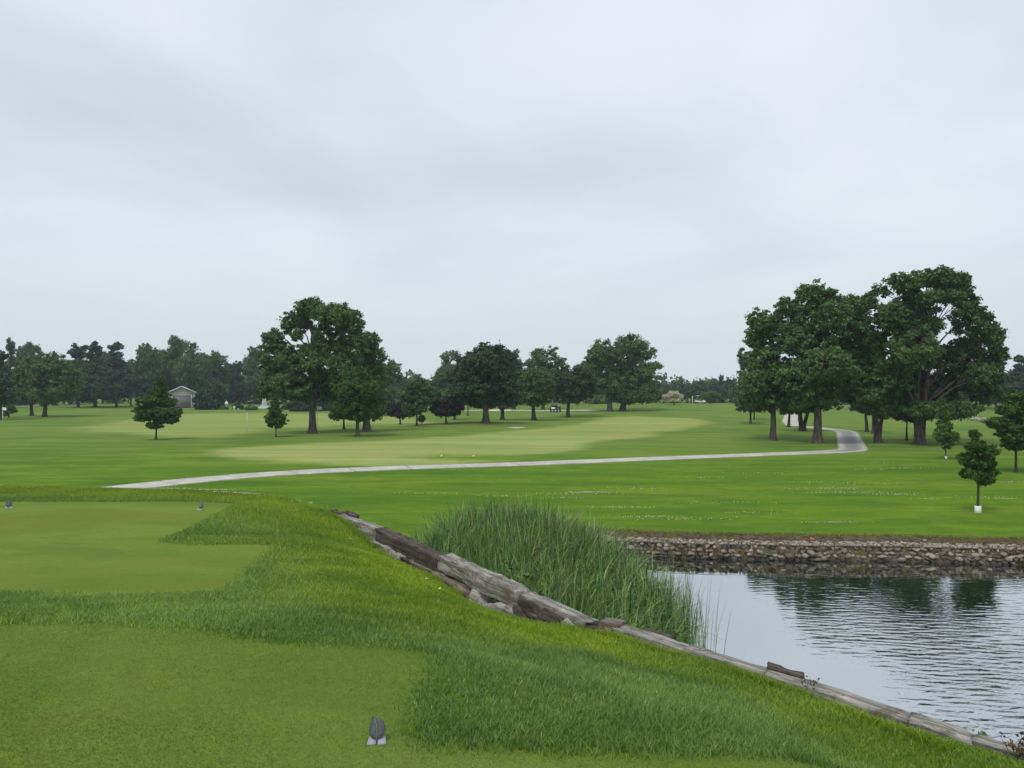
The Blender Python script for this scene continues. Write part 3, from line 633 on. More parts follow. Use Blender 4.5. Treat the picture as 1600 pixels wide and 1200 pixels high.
# --- trees on the left margin
ptree('shade_tree', 69, 651, [(80,570,26,18),(105,585,20,20),(70,592,26,24),(100,608,24,16),(78,618,30,12)], 7, L_MAPLE, M_BARKD, 51, "right of the two shade trees standing side by side near the left edge", crp=8, leaf=.36, nl=52)
ptree('shade_tree', 49, 650, [(48,575,20,18),(35,598,18,18),(56,600,18,20),(42,618,20,10)], 6, L_MAPLE, M_BARKD, 52, "left of the two shade trees standing side by side near the left edge", crp=8, leaf=.36, nl=48)
ptree('pine_tree', 0, 656, [(-8,560,14,16),(5,585,12,14),(-5,605,20,14),(8,622,16,9)], 7, L_PINE, M_BARKD, 53, "dark brownish tree cut off by the left edge", crp=6, leaf=.34, nl=40, inner=.3)
ptree('small_tree', 14, 653, [(14,640,10,9),(12,635,8,6)], 1.6, L_MAPLE, M_BARKD, 54, "small round tree beside the flag at the left edge", crp=4, leaf=.24, nl=40)

# --- background trees: built once per kind, then copied
def bg_proto(kind, seed, mat, label):
    rng = np.random.default_rng(seed); lobes = []
    if kind == 'broad':
        for i in range(9):
            a = rng.random() * 6.28; z = .34 + .5 * rng.random(); r = .26 * (1 - abs(z - .5)) * 1.1
            lobes.append(((math.cos(a) * r, math.sin(a) * r, z), (.19 + .06 * rng.random(), .19, .13 + .05 * rng.random())))
        lobes.append(((rng.normal() * .06, 0, .86), (.15, .15, .12))); lobes.append(((0, 0, .5), (.34, .34, .26)))
    elif kind == 'tall':
        for i in range(10):
            z = .25 + .065 * i; a = rng.random() * 6.28; r = .17 * (1 - .3 * abs(z - .5)); lobes.append(((math.cos(a) * r, math.sin(a) * r, z), (.17 + .05 * rng.random(), .17, .09 + .04 * rng.random())))
        lobes.append(((rng.normal() * .08, 0, .9), (.10, .10, .09)))
    else:
        for i in range(14):
            z = .14 + .058 * i; w_ = (.34 * (1 - z)**.9 + .035) * rng.uniform(.65, 1.25); a = i * 2.4
            for j in range(3):
                q = rng.uniform(.5, 1.1); lobes.append(((math.cos(a + j * 2.1) * w_ * .8 * q, math.sin(a + j * 2.1) * w_ * .8 * q, z + .09 * q * rng.random() + rng.normal() * .012), (w_ * .55, w_ * .4, .034)))
        sx = rng.uniform(-.12, .12); lobes.append(((sx, 0, .93), (.035, .035, .07))); lobes.append(((-sx * .8, .03, .86), (.04, .04, .06)))
    lb = [((c[0] * 12, c[1] * 12, c[2] * 12), (r[0] * 12, r[1] * 12, r[2] * 12)) for c, r in lobes]
    nm = {'broad': 'broadleaf_tree', 'tall': 'poplar_tree', 'pine': 'conifer_tree'}[kind]
    return make_tree(nm, (0, 0, 0), lb, .26, mat, M_BARKD, seed, label, cr=.62 if kind != 'pine' else .42, leaf=.36 if kind != 'pine' else .30, nl=26, dens=1.05, inner=.35 if kind != 'broad' else .5, twigs=.3, flat=.7 if kind != 'pine' else .4, k=7)
PROTO = {}
BG = [  # px centre, top row, width px, distance, kind, label
 (16,527,26,158,'pineA',"spiky dark treetop behind the left edge trees, leftmost of the skyline"),
 (44,533,40,168,'broadA',"hazy tree rising behind the two side-by-side shade trees"),
 (-25,540,60,150,'broadB',"hazy tree at the very left margin"),
 (84,556,40,175,'broadC',"background tree filling the gap right of the two shade trees"),
 (122,536,44,150,'pineA',"dark conifer, left one of the spiky clump left of the young pointed tree"),
 (148,531,40,156,'pineB',"dark conifer, tallest of the spiky clump left of the young pointed tree"),
 (182,531,44,152,'pineC',"dark conifer with slanting bare top, right one of the spiky clump"),
 (150,565,56,148,'broadC',"lower bluish tree in front of the spiky conifers"),
 (205,560,40,165,'broadD',"background tree between the conifers and the trees behind the shed"),
 (226,535,46,160,'broadA',"background tree left of the highest one behind the shed"),
 (266,521,46,166,'tallA',"highest background tree, directly behind the shed"),
 (298,532,52,160,'broadB',"broad background tree right of the highest one behind the shed"),
 (337,547,46,172,'tallB',"airy background tree above the hedge beside the shed"),
 (372,562,24,178,'pineB',"narrow dark conifer left of the fountain"),
 (398,540,40,182,'tallA',"pale hazy tree behind the fountain"),
 (440,560,50,185,'broadC',"background tree behind the left side of the tallest maple"),
 (612,560,40,140,'tallB',"mid green tree just right of the maples"),
 (596,585,36,150,'broadD',"low background tree behind the right edge of the maples"),
 (632,588,30,170,'broadA',"small hazy tree in the skyline dip right of the maples"),
 (668,592,34,165,'broadB',"hazy tree in the skyline dip left of the pale green tall tree"),
 (650,606,50,185,'broadC',"lowest hazy tree in the skyline dip between maples and dark oak"),
 (806,544,26,150,'tallA',"pale treetop between the round dark oak and the airy-topped tree"),
 (795,590,50,160,'broadD',"background tree behind the right side of the round dark oak"),
 (880,585,40,160,'broadA',"background tree behind the dark tree by the golf cart"),
 (1012,600,50,165,'broadC',"background tree right of the two tall trees with trunks close together"),
 (1036,598,40,190,'broadB',"rounded tree behind the cream-blossomed tree"),
 (1074,597,34,205,'broadD',"far tree right of the utility pole"),
 (1096,593,34,215,'tallB',"far tree above the distant golf cart"),
 (1114,591,32,212,'broadA',"far tree behind the small pale tree beyond the fairway"),
 (1127,585,14,208,'pineA',"narrow pointed treetop above the far tree line by the right group"),
 (1140,592,36,214,'broadC',"far tree touching the left side of the right group"),
 (1160,598,36,200,'broadB',"far tree half hidden behind the right group's left edge"),
 (1110,611,28,168,'paleA',"small pale green tree with thin trunk beyond the fairway"),
 (1206,610,60,190,'broadD',"far tree seen behind the right group's leftmost thick trunk"),
 (1310,612,60,180,'broadA',"far tree seen under the right group beside the path"),
 (1395,612,60,185,'broadC',"far tree seen under the right group between leaning and forked trees"),
 (1480,600,60,170,'broadB',"dark background tree behind the bright-topped young tree"),
 (1525,605,56,150,'broadD',"bluish background tree above the pale rocks at the right"),
 (1556,585,50,140,'broadA',"bluish background tree at right, left of the pointed conifer"),
 (1594,552,48,125,'pineC',"pointed bluish conifer at the right edge"),
 (100,560,50,182,'broadB',"background tree seen low between the two shade trees and the conifers"),
 (160,548,48,184,'broadA',"rounded hazy crown filling in behind the spiky conifers"),
 (250,545,50,186,'broadD',"hazy crown just left of the shed roof, behind its neighbours"),
 (318,550,44,186,'broadA',"hazy crown above the right side of the shed's dark bush"),
 (358,566,36,190,'broadC',"low hazy crown left of the narrow dark conifer"),
 (1640,560,60,130,'broadC',"background tree just beyond the right edge"),
]
KM = {'broadA': ('broad', 101, L_BLUE), 'broadB': ('broad', 102, L_BLUE), 'broadC': ('broad', 103, L_OAK), 'broadD': ('broad', 104, L_ELM), 'tallA': ('tall', 105, L_BLUE), 'tallB': ('tall', 106, L_ELM),
      'pineA': ('pine', 107, L_PINE), 'pineB': ('pine', 108, L_PINE), 'pineC': ('pine', 109, L_PINE), 'paleA': ('broad', 110, L_LIME)}
PW = {'broad': .80, 'tall': .68, 'pine': .50}
rg_ = np.random.default_rng(5)
for (px, top, wpx, d, kd, lab) in BG:
    base = at(px, d); Hm = -(top - HY) * d / F - base[2]; Wm = wpx * d / F; kk_ = KM[kd]
    sc = (Wm / (PW[kk_[0]] * 12), Wm / (PW[kk_[0]] * 12), Hm / 12); rz = rg_.random() * 6.28
    if kd not in PROTO:
        r = bg_proto(kk_[0], kk_[1], kk_[2], lab); PROTO[kd] = r; r.location = base; r.scale = sc; r.rotation_euler = (0, 0, rz)
    else: r = dup(PROTO[kd], base, rz, sc, lab)
    r['group'] = "background trees along the skyline"
# far wood as one mass
rng = np.random.default_rng(8); C = []
for x in np.arange(-330, 331, 3.2):
    d = 262 + 14 * math.sin(x * .03) + rng.normal() * 4; hh = 7.5 + 2.6 * float(vnoise(x / 22, 0, 0, 5)) + 1.6 * rng.random()
    for z in np.arange(.8, hh, 1.7): C.append((x + rng.normal(), d + rng.normal() * 2.5, -4 + z))
C = np.array(C); V, Q, tone = leaf_quads(C, np.full(len(C), 2.4), 26, 1.3, rng, .8, .4, np.array([0, 300, -10]))
tag(mesh_obj('distant_wood', V, Q, L_BLUE, attrs=dict(tone=tone)), "far-off line of woodland closing the horizon", "woodland", kind='stuff')
C = []
for x in np.arange(-150, 140, 1.6):                      # underwood behind the far trees
    d = 186 + 8 * math.sin(x * .05) + rng.normal() * 3; hh = 3.6 + 1.6 * float(vnoise(x / 11, 0, 0, 6)) + 1.0 * rng.random()
    if -66 < x < -50: hh *= .5
    for z in np.arange(.4, hh, 1.1): C.append((x + rng.normal() * .5, d + rng.normal(), float(ground(x, d)) + z))
C = np.array(C); V, Q, tone = leaf_quads(C, np.full(len(C), 1.3), 26, .62, rng, .8, .4, np.array([0, 300, -10]))
tag(mesh_obj('underwood', V, Q, L_HEDGE, attrs=dict(tone=tone)), "dark undergrowth below the skyline trees", "undergrowth", kind='stuff')

# --- shrubs
def shrub(px, py, wpx, hpx, mat, seed, label, name='shrub', d=None, cat='shrub', n=6, group=None, leaf=.3):
    base = at(px, d) if d else atxy(px, py); s = base[1] / F; W = wpx * s; Hh = hpx * s; r_ = np.random.default_rng(seed); lobes = []
    for i in range(n):
        a = (i + .5) / n * 2 - 1; hh = Hh * (.55 + .3 * math.sqrt(max(0, 1 - a * a))) * r_.uniform(.85, 1.05)
        lobes.append(((a * W * .36, r_.normal() * W * .12, hh * .5), (W * .2, W * .2, hh * .52)))
    root = thing(name, label, cat, base, 0, group)
    C, Rr = crown_clumps(lobes, min(.5, W * .14), r_, 1.2, .6); C[:, 2] = np.maximum(C[:, 2], .1)
    V, Q, tone = leaf_quads(C, Rr, 34, leaf, r_, .8, .5, np.array([0, 0, Hh * .3])); mesh_obj('foliage', V, Q, mat, root, attrs=dict(tone=tone))
    mb = MB()
    for l in lobes: limb(mb, (0, 0, -.1), l[0], .06, .02, r_, 5, n=4)
    mb.obj('stem', M_BARKD, root, smooth=True); return root
shrub(324, 640, 42, 36, L_HEDGE, 61, "large dark rounded bush right beside the shed")
shrub(478, 642, 46, 30, L_PINE, 62, "low spreading evergreen behind the trunk of the tallest maple, left half")
shrub(510, 642, 34, 28, L_PINE, 63, "low spreading evergreen right of the tallest maple's trunk")
shrub(372, 640, 16, 10, L_HEDGE, 64, "little round bush left of the fountain, beside the white posts")
shrub(392, 641, 16, 8, L_MAPLE, 65, "little green bush nearest the fountain on its left")
shrub(350, 640, 12, 8, L_MAPLE, 67, "little green bush between the large dark bush and the white post")
shrub(452, 640, 20, 8, L_HEDGE, 66, "low dark bush right of the young egg-shaped tree")
shrub(600, 640, 30, 14, L_PALE, 68, "pale grassy bush beyond the maples", d=150)
shrub(935, 640, 34, 14, L_MAPLE, 69, "low green bush at the foot of the two tall trees beyond the fairway", d=150)
shrub(18, 636, 60, 12, L_HEDGE, 70, "dark low hedge at the left edge beyond the far path", d=170)
ptree('flowering_tree', 1053, 640, [(1043,620,7,4.5),(1052,616,9,5),(1061,620,7,4.5),(1046,625,7,3),(1057,625,7,3)], 2, L_CREAM, M_BARK, 71, "small cream-blossomed tree at the end of the fairway", d=143, crp=2.6, leaf=.24, nl=40)

# ------------------------------------------------------------------ paths
def ribbon(name, px_pts, width, label, aged=None, z=.03):
    P = np.array([((p[0] - CX) / F * (4.05 * F / (p[1] - HY)), 4.05 * F / (p[1] - HY)) if len(p) > 2 else unproj(*p) for p in px_pts]); s = np.concatenate([[0], np.cumsum(np.linalg.norm(np.diff(P, axis=0), axis=1))])
    n = max(20, int(s[-1] / .45)); t = np.linspace(0, s[-1], n); X = np.interp(t, s, P[:, 0]); Y = np.interp(t, s, P[:, 1])
    for _ in range(6):
        X[1:-1] = (X[:-2] + 2 * X[1:-1] + X[2:]) / 4; Y[1:-1] = (Y[:-2] + 2 * Y[1:-1] + Y[2:]) / 4
    tx, ty = np.gradient(X), np.gradient(Y); L = np.hypot(tx, ty); nx, ny = -ty / L, tx / L
    cols = [-.5, -.5, -.3, -.1, .1, .3, .5, .5]; V = []; ed = []
    for i, c in enumerate(cols):
        x = X + nx * width * c; y = Y + ny * width * c; zz_ = ground(x, y) + z
        if i in (0, len(cols) - 1): zz_ = zz_ - .25
        V.append(np.stack([x, y, zz_], 1)); ed.append(np.full(n, 1 - abs(c) * 2))
    V = np.stack(V, 1).reshape(-1, 3); k = len(cols); I = np.arange(n * k).reshape(n, k)
    Q = np.stack([I[:-1, :-1], I[:-1, 1:], I[1:, 1:], I[1:, :-1]], -1).reshape(-1, 4)
    ag = np.zeros((n, k)) if aged is None else np.repeat((sst(Y, aged[0], aged[1]) * sst(-Y, -aged[3], -aged[2]))[:, None], k, 1)
    o = mesh_obj(name, V, Q, M_PATH, attrs=dict(edge=np.stack(ed, 1).ravel(), aged=np.asarray(ag).ravel(), run=np.repeat(t, k)))
    return tag(o, label, "path", kind='structure')
ribbon('cart_path', [(-300,806,1),(-150,793,1),(0,781,1),(100,773,1),(170,766.5,1),(230,759.5,1),(300,751.5),(400,742.5),(500,736.5),(620,731.5),(800,726),(1000,718),(1200,710),(1290,707),(1334,704),(1330,694),(1324,676),(1315,672.8),(1290,670.5),(1262,667),(1238,664),(1234,658),(1236,650),(1246,643),(1262,639)], 1.85,
       "pale concrete cart path curving past the pond to the right-hand trees", aged=(46, 49, 68, 74))
ribbon('cart_path', [(-80,641),(20,635.5),(60,634),(90,632),(112,630.5),(150,629.6),(230,629),(330,629.5)], 2.4, "far cart path passing under the left-hand trees")
ribbon('cart_path', [(700,642),(790,641),(850,642),(880,641.5),(912,641),(930,642)], 3.4, "short bright piece of cart path behind the middle trees")

# ------------------------------------------------------------------ retaining wall of old timbers
def timber_mat(name, dark, light, stain):
    m, nt, bs = new_mat(name); o = nt.new('ShaderNodeTexCoord').outputs['Object']
    g1 = nt.noise(o, 6, 6, .72, .5, sc=(.22, 2.4, 2.4)); g2 = nt.noise(o, 26, 4, .7, .3, sc=(.10, 2.2, 2.2)); bl = nt.noise(o, 3.2, 5, .7, .4); sp = nt.noise(o, 16, 4, .75)
    c = nt.mix(nt.ss(g1, .35, .65), dark, light); c = nt.mix(nt.math('MULTIPLY', nt.ss(g2, .50, .62), .6), c, tuple(x * .35 for x in dark))
    c = nt.mix(nt.math('MULTIPLY', nt.ss(bl, .50, .64), .65), c, stain); c = nt.mix(nt.math('MULTIPLY', nt.ss(sp, .60, .70), .7), c, (.035, .028, .022))
    nt.l.new(c, bs.inputs['Base Color']); bs.inputs['Roughness'].default_value = .92; bs.inputs['Specular IOR Level'].default_value = .15
    h = nt.math('ADD', nt.math('MULTIPLY', g1, .6), nt.math('ADD', nt.math('MULTIPLY', g2, .5), nt.math('MULTIPLY', sp, .3)))
    bp = nt.new('ShaderNodeBump', inp={'Height': h, 'Strength': .9, 'Distance': .035}); nt.l.new(bp.outputs[0], bs.inputs['Normal']); return m
T_GREY = timber_mat("weathered_grey_timber", (.15, .14, .12), (.46, .435, .385), (.10, .083, .066))
T_DARK = timber_mat("dark_brown_timber", (.060, .046, .040), (.150, .125, .110), (.040, .030, .026))
T_PALE = timber_mat("bleached_pale_timber", (.26, .24, .21), (.52, .50, .45), (.14, .115, .09))
T_TAN = timber_mat("tan_split_timber", (.13, .105, .080), (.30, .255, .20), (.08, .06, .05))
def timber(parent, p0, p1, ztop, h, wd, mat, seed, rag=.016, name='timber', z1=None, endrag=.04, taper=0.0):
    """a squared old timber from p0 to p1 (xy of its centre line), top at ztop"""
    p0 = np.array(p0, float); p1 = np.array(p1, float); L = np.linalg.norm(p1 - p0); nx = max(6, int(L / .045)); k = 28
    th = (np.arange(k) + .5) / k * 2 * np.pi
    sq = np.stack([np.sign(np.cos(th)) * np.abs(np.cos(th))**.17, np.sign(np.sin(th)) * np.abs(np.sin(th))**.17], 1)
    xs = np.linspace(-L / 2, L / 2, nx); S = (np.arange(nx) / (nx - 1))
    X = np.repeat(xs[:, None], k, 1); Yl = np.repeat(sq[None, :, 0] * wd / 2, nx, 0); Zl = np.repeat(sq[None, :, 1] * h / 2, nx, 0) - h / 2
    tp = 1 - taper * S[:, None]; Zl = Zl * tp
    a = fbm(X * 2.2, Yl * 9 + seed, Zl * 9, seed, 4); b2 = fbm(X * 2.2 + 50, Yl * 9, Zl * 9 + seed, seed + 5, 4); gr = vnoise(X * 1.1, Yl * 34, Zl * 34 + seed, seed + 9)
    Yl = Yl + rag * a + rag * .5 * gr * np.sign(Yl); Zl = Zl + rag * b2 + rag * .55 * gr
    notch = np.maximum(0, fbm(X * 3.1 + seed, Yl * 3, Zl * 3, seed + 3, 2) - .45) * rag * 5; Zl = Zl - notch * np.sign(Zl + h / 2) ; Yl = Yl * (1 - notch / wd)
    X = X + (np.abs(S - .5)[:, None] > .48) * endrag * fbm(Yl * 14, Zl * 14, seed, seed + 2, 2)
    V = np.stack([X, Yl, Zl], -1).reshape(-1, 3)
    i = np.arange(nx - 1)[:, None] * k; j = np.arange(k)[None]; j2 = (j + 1) % k
    Q = np.stack([i + j, i + j2, i + k + j2, i + k + j], -1).reshape(-1, 4); c0 = len(V)
    V = np.vstack([V, [(-L / 2 + .01, 0, -h / 2), (L / 2 - .01, 0, -h / 2 * (1 - taper))]]); jj = np.arange(k); m_ = (nx - 1) * k
    T = np.vstack([np.stack([(jj + 1) % k, jj, np.full(k, c0)], 1), np.stack([m_ + jj, m_ + (jj + 1) % k, np.full(k, c0 + 1)], 1)])
    o = mesh_obj(name, V, [Q, T], mat, parent); mid_ = (p0 + p1) / 2; z1 = ztop if z1 is None else z1
    rel = Vector((mid_[0], mid_[1], (ztop + z1) / 2)) - (parent.location if parent else Vector((0, 0, 0)))
    o.location = rel; o.rotation_euler = (0, -math.atan2(z1 - ztop, L), math.atan2(p1[1] - p0[1], p1[0] - p0[0])); return o
wallp = thing('retaining_wall', "old weathered timber retaining wall running diagonally along the pond edge", "retaining wall", (*wall_px(950), -5.0))
def tw_(a, b, zt, h, wd, mat, seed, v=0.0, **kw): return timber(wallp, wall_px(a, v - wd / 2), wall_px(b, v - wd / 2), zt, h, wd, mat, seed, **kw)
# top course, far to near
tw_(519, 541, -2.57, .16, .20, T_DARK, 1, .05, rag=.03); tw_(536, 553, -2.58, .13, .16, T_DARK, 2, .16, rag=.03)
tw_(530, 551, -2.62, .30, .20, T_TAN, 3, 0, rag=.02); tw_(551, 574, -2.61, .36, .22, T_GREY, 4, .01)
tw_(574, 604, -2.60, .40, .22, T_GREY, 5, .0); tw_(603.5, 709, -2.585, .27, .22, T_DARK, 6, .02, rag=.02, z1=-2.62)
tw_(704, 833, -2.55, .23, .24, T_GREY, 7, .02, rag=.02); tw_(829, 910, -2.60, .24, .23, T_DARK, 8, .02, rag=.022, z1=-2.64)
tw_(833, 935, -2.575, .08, .22, T_GREY, 81, .04, rag=.012, z1=-2.61)
tw_(903, 944, -2.63, .20, .18, T_PALE, 9, -.06, rag=.018, z1=-2.72); tw_(930, 958, -2.66, .16, .2, T_DARK, 10, .05, rag=.025)
tw_(951, 979, -2.555, .17, .22, T_TAN, 11, .03, rag=.016); tw_(978, 1094, -2.575, .17, .21, T_GREY, 12, .01, rag=.016, z1=-2.63)
tw_(994, 1046, -2.60, .10, .12, T_DARK, 13, .13, rag=.012); tw_(1085, 1213, -2.605, .19, .19, T_GREY, 14, .0, rag=.014)
tw_(1210, 1432, -2.60, .19, .19, T_GREY, 15, .0, rag=.014); tw_(1434, 1530, -2.60, .19, .19, T_GREY, 16, -.01, rag=.018)
tw_(1532, 1610, -2.60, .18, .19, T_GREY, 17, .02, rag=.018); tw_(1611, 2000, -2.6, .19, .19, T_GREY, 18, 0); tw_(2002, 2500, -2.62, .19, .19, T_GREY, 19, 0)
# splintered pieces under the top course on the grass side
tw_(570, 618, -2.86, .16, .16, T_TAN, 21, -.10, rag=.03); tw_(604, 634, -2.82, .22, .2, T_PALE, 22, -.10, rag=.035); tw_(636, 655, -2.86, .26, .2, T_PALE, 23, -.10, rag=.045)
tw_(652, 668, -2.84, .18, .18, T_DARK, 24, -.10, rag=.03); tw_(664, 706, -2.83, .18, .18, T_TAN, 25, -.08, rag=.03)
tw_(700, 764, -2.79, .24, .20, T_TAN, 26, -.09, rag=.02, z1=-2.88); tw_(762, 832, -2.79, .38, .20, T_PALE, 27, -.09, rag=.032, z1=-2.78)
# dark rounded lumps in the rotted stretch
for i, (a, b_, zt, h) in enumerate([(830,852,-2.70,.24),(853,868,-2.74,.20),(869,884,-2.75,.20),(885,903,-2.76,.18)]): tw_(a, b_, zt, h, .16, T_DARK, 30 + i, -.13, rag=.03, taper=.15)
# lower courses down to the pond bed
for r_ in range(9):
    z_ = -2.93 - r_ * .28; edges = [528, 640, 790, 960, 1180, 1420, 1700, 2150, 2500] if r_ % 2 else [528, 700, 860, 1060, 1300, 1560, 1900, 2500]
    for i in range(len(edges) - 1): tw_(edges[i], edges[i + 1] - 1, z_, .27, .20, T_DARK if (i + r_) % 3 else T_GREY, 50 + r_ * 8 + i, .0, rag=.014)
pp = wall_px(1203, -.03); pq = wall_px(1262, -.04)
tag(timber(None, pp, pq, -2.565, .055, .09, T_DARK, 90, rag=.006, name='broken_timber'), "broken timber offcut lying on the pond side of the wall top", "timber")

# ------------------------------------------------------------------ stone bank across the pond
def rock(rng, c, r, jag=.28):
    t = (1 + 5**.5) / 2
    V = np.array([(-1,t,0),(1,t,0),(-1,-t,0),(1,-t,0),(0,-1,t),(0,1,t),(0,-1,-t),(0,1,-t),(t,0,-1),(t,0,1),(-t,0,-1),(-t,0,1)], float) / 1.9
    Fc = np.array([(0,11,5),(0,5,1),(0,1,7),(0,7,10),(0,10,11),(1,5,9),(5,11,4),(11,10,2),(10,7,6),(7,1,8),(3,9,4),(3,4,2),(3,2,6),(3,6,8),(3,8,9),(4,9,5),(2,4,11),(6,2,10),(8,6,7),(9,8,1)])
    V = V * (1 + rng.normal(size=(12, 1)) * jag * .5) * np.array(r); a = rng.normal() * .22; ca, sa = math.cos(a), math.sin(a)
    V = np.stack([V[:, 0] * ca - V[:, 2] * sa, V[:, 1], V[:, 0] * sa + V[:, 2] * ca], 1)
    return V + np.array(c), Fc
def stone_mat():
    m, nt, bs = new_mat("limestone_rubble"); o = nt.new('ShaderNodeNewGeometry').outputs['Position']
    v = nt.attr('tone'); n = nt.noise(o, 11, 5, .7)
    c = nt.mix(v, (.075, .062, .050), (.44, .385, .32)); c = nt.mix(nt.math('MULTIPLY', nt.ss(n, .42, .62), .5), c, (.14, .115, .09))
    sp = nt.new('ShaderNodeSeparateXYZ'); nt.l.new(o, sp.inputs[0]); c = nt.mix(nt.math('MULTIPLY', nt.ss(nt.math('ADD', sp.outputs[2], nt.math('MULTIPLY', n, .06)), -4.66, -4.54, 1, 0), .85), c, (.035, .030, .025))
    nt.l.new(c, bs.inputs['Base Color']); bs.inputs['Roughness'].default_value = .9
    bp = nt.new('ShaderNodeBump', inp={'Height': n, 'Strength': .6, 'Distance': .03}); nt.l.new(bp.outputs[0], bs.inputs['Normal']); return m
M_STONE = stone_mat()
BK = np.array([(-.6,22.0)] + BANK[:-1]); bs_ = np.concatenate([[0], np.cumsum(np.linalg.norm(np.diff(BK, axis=0), axis=1))])
def bank_pt(s, off):
    x = np.interp(s, bs_, BK[:, 0]); y = np.interp(s, bs_, BK[:, 1]); e = .3
    dx = np.interp(s + e, bs_, BK[:, 0]) - np.interp(s - e, bs_, BK[:, 0]); dy = np.interp(s + e, bs_, BK[:, 1]) - np.interp(s - e, bs_, BK[:, 1]); L = math.hypot(dx, dy) + 1e-9
    return x + dy / L * off, y - dx / L * off
rng = np.random.default_rng(12); Vs, Fs, Tn, n_ = [], [], [], 0
for row in range(5):
    s = .4 + rng.random() * .1
    while s < 26:
        wv_ = rng.uniform(.045, .15); hv = rng.uniform(.034, .074); off = 1.04 + .10 * (2 - row) / 2 + rng.normal() * .035
        x, y = bank_pt(s, off); z = -4.80 + row * .098 + rng.normal() * .018
        V, Fc = rock(rng, (x, y, z), (wv_ * rng.uniform(.85, 1.05), rng.uniform(.09, .13), hv), .5); Vs.append(V); Fs.append(Fc + n_); Tn.append(np.full(12, rng.random()**1.3)); n_ += 12; s += wv_ * 1.5
gab = thing('stone_revetment', "low wall of stacked pale rubble stones along the far pond bank", "stone wall", (0, 0, 0))
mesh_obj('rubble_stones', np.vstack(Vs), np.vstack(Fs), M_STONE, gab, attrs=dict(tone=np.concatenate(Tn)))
mb = MB(); P = []
for s in np.arange(.5, 25.6, 1.6):
    x, y = bank_pt(s, 1.17); mb.tube([(x, y, -4.9), (x, y, -4.30)], .006, 4)
mb.tube([(*bank_pt(s, 1.17), -4.30) for s in np.arange(.5, 25.6, .4)], .006, 4); mb.obj('wire_cage', solid("rusty_wire", (.10, .08, .06), .6), gab)
Vs, Fs, Tn, n_ = [], [], [], 0
for i in range(3000):
    s = rng.uniform(.2, 26); off = rng.uniform(.60, 1.06); x, y = bank_pt(s, off); r_ = rng.uniform(.02, .048)
    V, Fc = rock(rng, (x, y, -4.275 - .05 * sst(off, 0, .9) + r_ * .4), (r_ * 1.2, r_, r_ * .8)); Vs.append(V); Fs.append(Fc + n_); Tn.append(np.full(12, .2 + .8 * rng.random())); n_ += 12
tag(mesh_obj('gravel', np.vstack(Vs), np.vstack(Fs), M_STONE, attrs=dict(tone=np.concatenate(Tn))), "loose broken stone strewn along the top of the stone bank", "gravel", kind='stuff')
def one_rock(px, py, r, mat, seed, label, name='stone', tone=.8):
    rg2 = np.random.default_rng(seed); x, y, z = atxy(px, py); V, Fc = rock(rg2, (0, 0, r * .45), (r * 1.1, r * .9, r * .8))
    return tag(mesh_obj(name, V, Fc, mat, loc=(x, y, z), attrs=dict(tone=np.full(12, tone))), label, 'stone')
one_rock(1269, 845, .075, solid("red_stone", (.45, .14, .10), .8, var=.2), 1, "reddish stone lying on the gravel of the far bank")
one_rock(1000, 845, .085, M_STONE, 2, "large pale stone at the left end of the stone bank", tone=1)
one_rock(1445, 846, .05, M_STONE, 3, "small white stone in the bare earth edge right of the red stone", tone=1)

# ------------------------------------------------------------------ grasses
def blade_mesh(name, P, h, wd, rng, mat, lean=.5, segs=2, nrm_up=True, tone=None, bendpow=1.6):
    m = len(P); a = rng.random(m) * 6.283; face = rng.random(m) * 6.283; le = lean * (.3 + rng.random(m)) * h
    dx, dy = np.cos(a) * le, np.sin(a) * le; sx, sy = np.cos(face) * wd / 2, np.sin(face) * wd / 2; rows = []
    for i in range(segs + 1):
        t = i / segs; c = P + np.stack([dx * t**bendpow, dy * t**bendpow, h * (t - .25 * lean * t * t)], 1)
        if i < segs:
            q = 1 - .55 * t; o = np.stack([sx * q, sy * q, np.zeros(m)], 1); rows += [c - o, c + o]
        else: rows += [c]
    V = np.stack(rows, 1); k = V.shape[1]; base = np.arange(m)[:, None] * k
    Q = [base + np.array([[2*i, 2*i+1, 2*i+3, 2*i+2]]) for i in range(segs - 1)]; T = base + np.array([[k - 3, k - 2, k - 1]])
    tn = tone if tone is not None else rng.random(m)
    fs = ([np.vstack(Q)] if Q else []) + [T]
    return mesh_obj(name, V.reshape(-1, 3), fs, mat, attrs=dict(tone=np.repeat(np.clip(tn, 0, 1), k)))
def grass_blade_mat(name, dark, light, dry):
    m, nt, bs = new_mat(name); nt.n.remove(bs); v = nt.attr('tone'); geo = nt.new('ShaderNodeNewGeometry').outputs['Position']
    big = nt.ss(nt.noise(geo, .8, 3, .6), .35, .65); c = nt.mix(nt.math('ADD', nt.math('MULTIPLY', v, .7), nt.math('MULTIPLY', big, .3)), dark, light); c = nt.mix(nt.math('MULTIPLY', nt.ss(nt.noise(geo, .42, 4, .65, .5), .47, .63), .5), c, tuple(x * y for x, y in zip(dark, (.72, .95, 1.1)))); c = nt.mix(nt.ss(v, .93, 1.0), c, dry)
    df = nt.new('ShaderNodeBsdfPrincipled', inp={'Base Color': c, 'Roughness': .5, 'Specular IOR Level': .3}); tr = nt.new('ShaderNodeBsdfTranslucent', inp={'Color': c})
    ms = nt.new('ShaderNodeMixShader', inp={0: .35, 1: df.outputs[0], 2: tr.outputs[0]}); nt.l.new(ms.outputs[0], nt.n['Material Output'].inputs[0]); return m
GB_ROUGH = grass_blade_mat("long_grass_blades", (.090, .190, .028), (.28, .43, .105), (.46, .43, .20))
GB_RIDGE = grass_blade_mat("yellow_grass_blades", (.120, .230, .012), (.38, .48, .030), (.46, .42, .12))  # yellow-green grass of the ridge, crest and wall edges
GB_TEE = grass_blade_mat("tee_turf_blades", (.095, .175, .024), (.245, .34, .085), (.33, .33, .17))
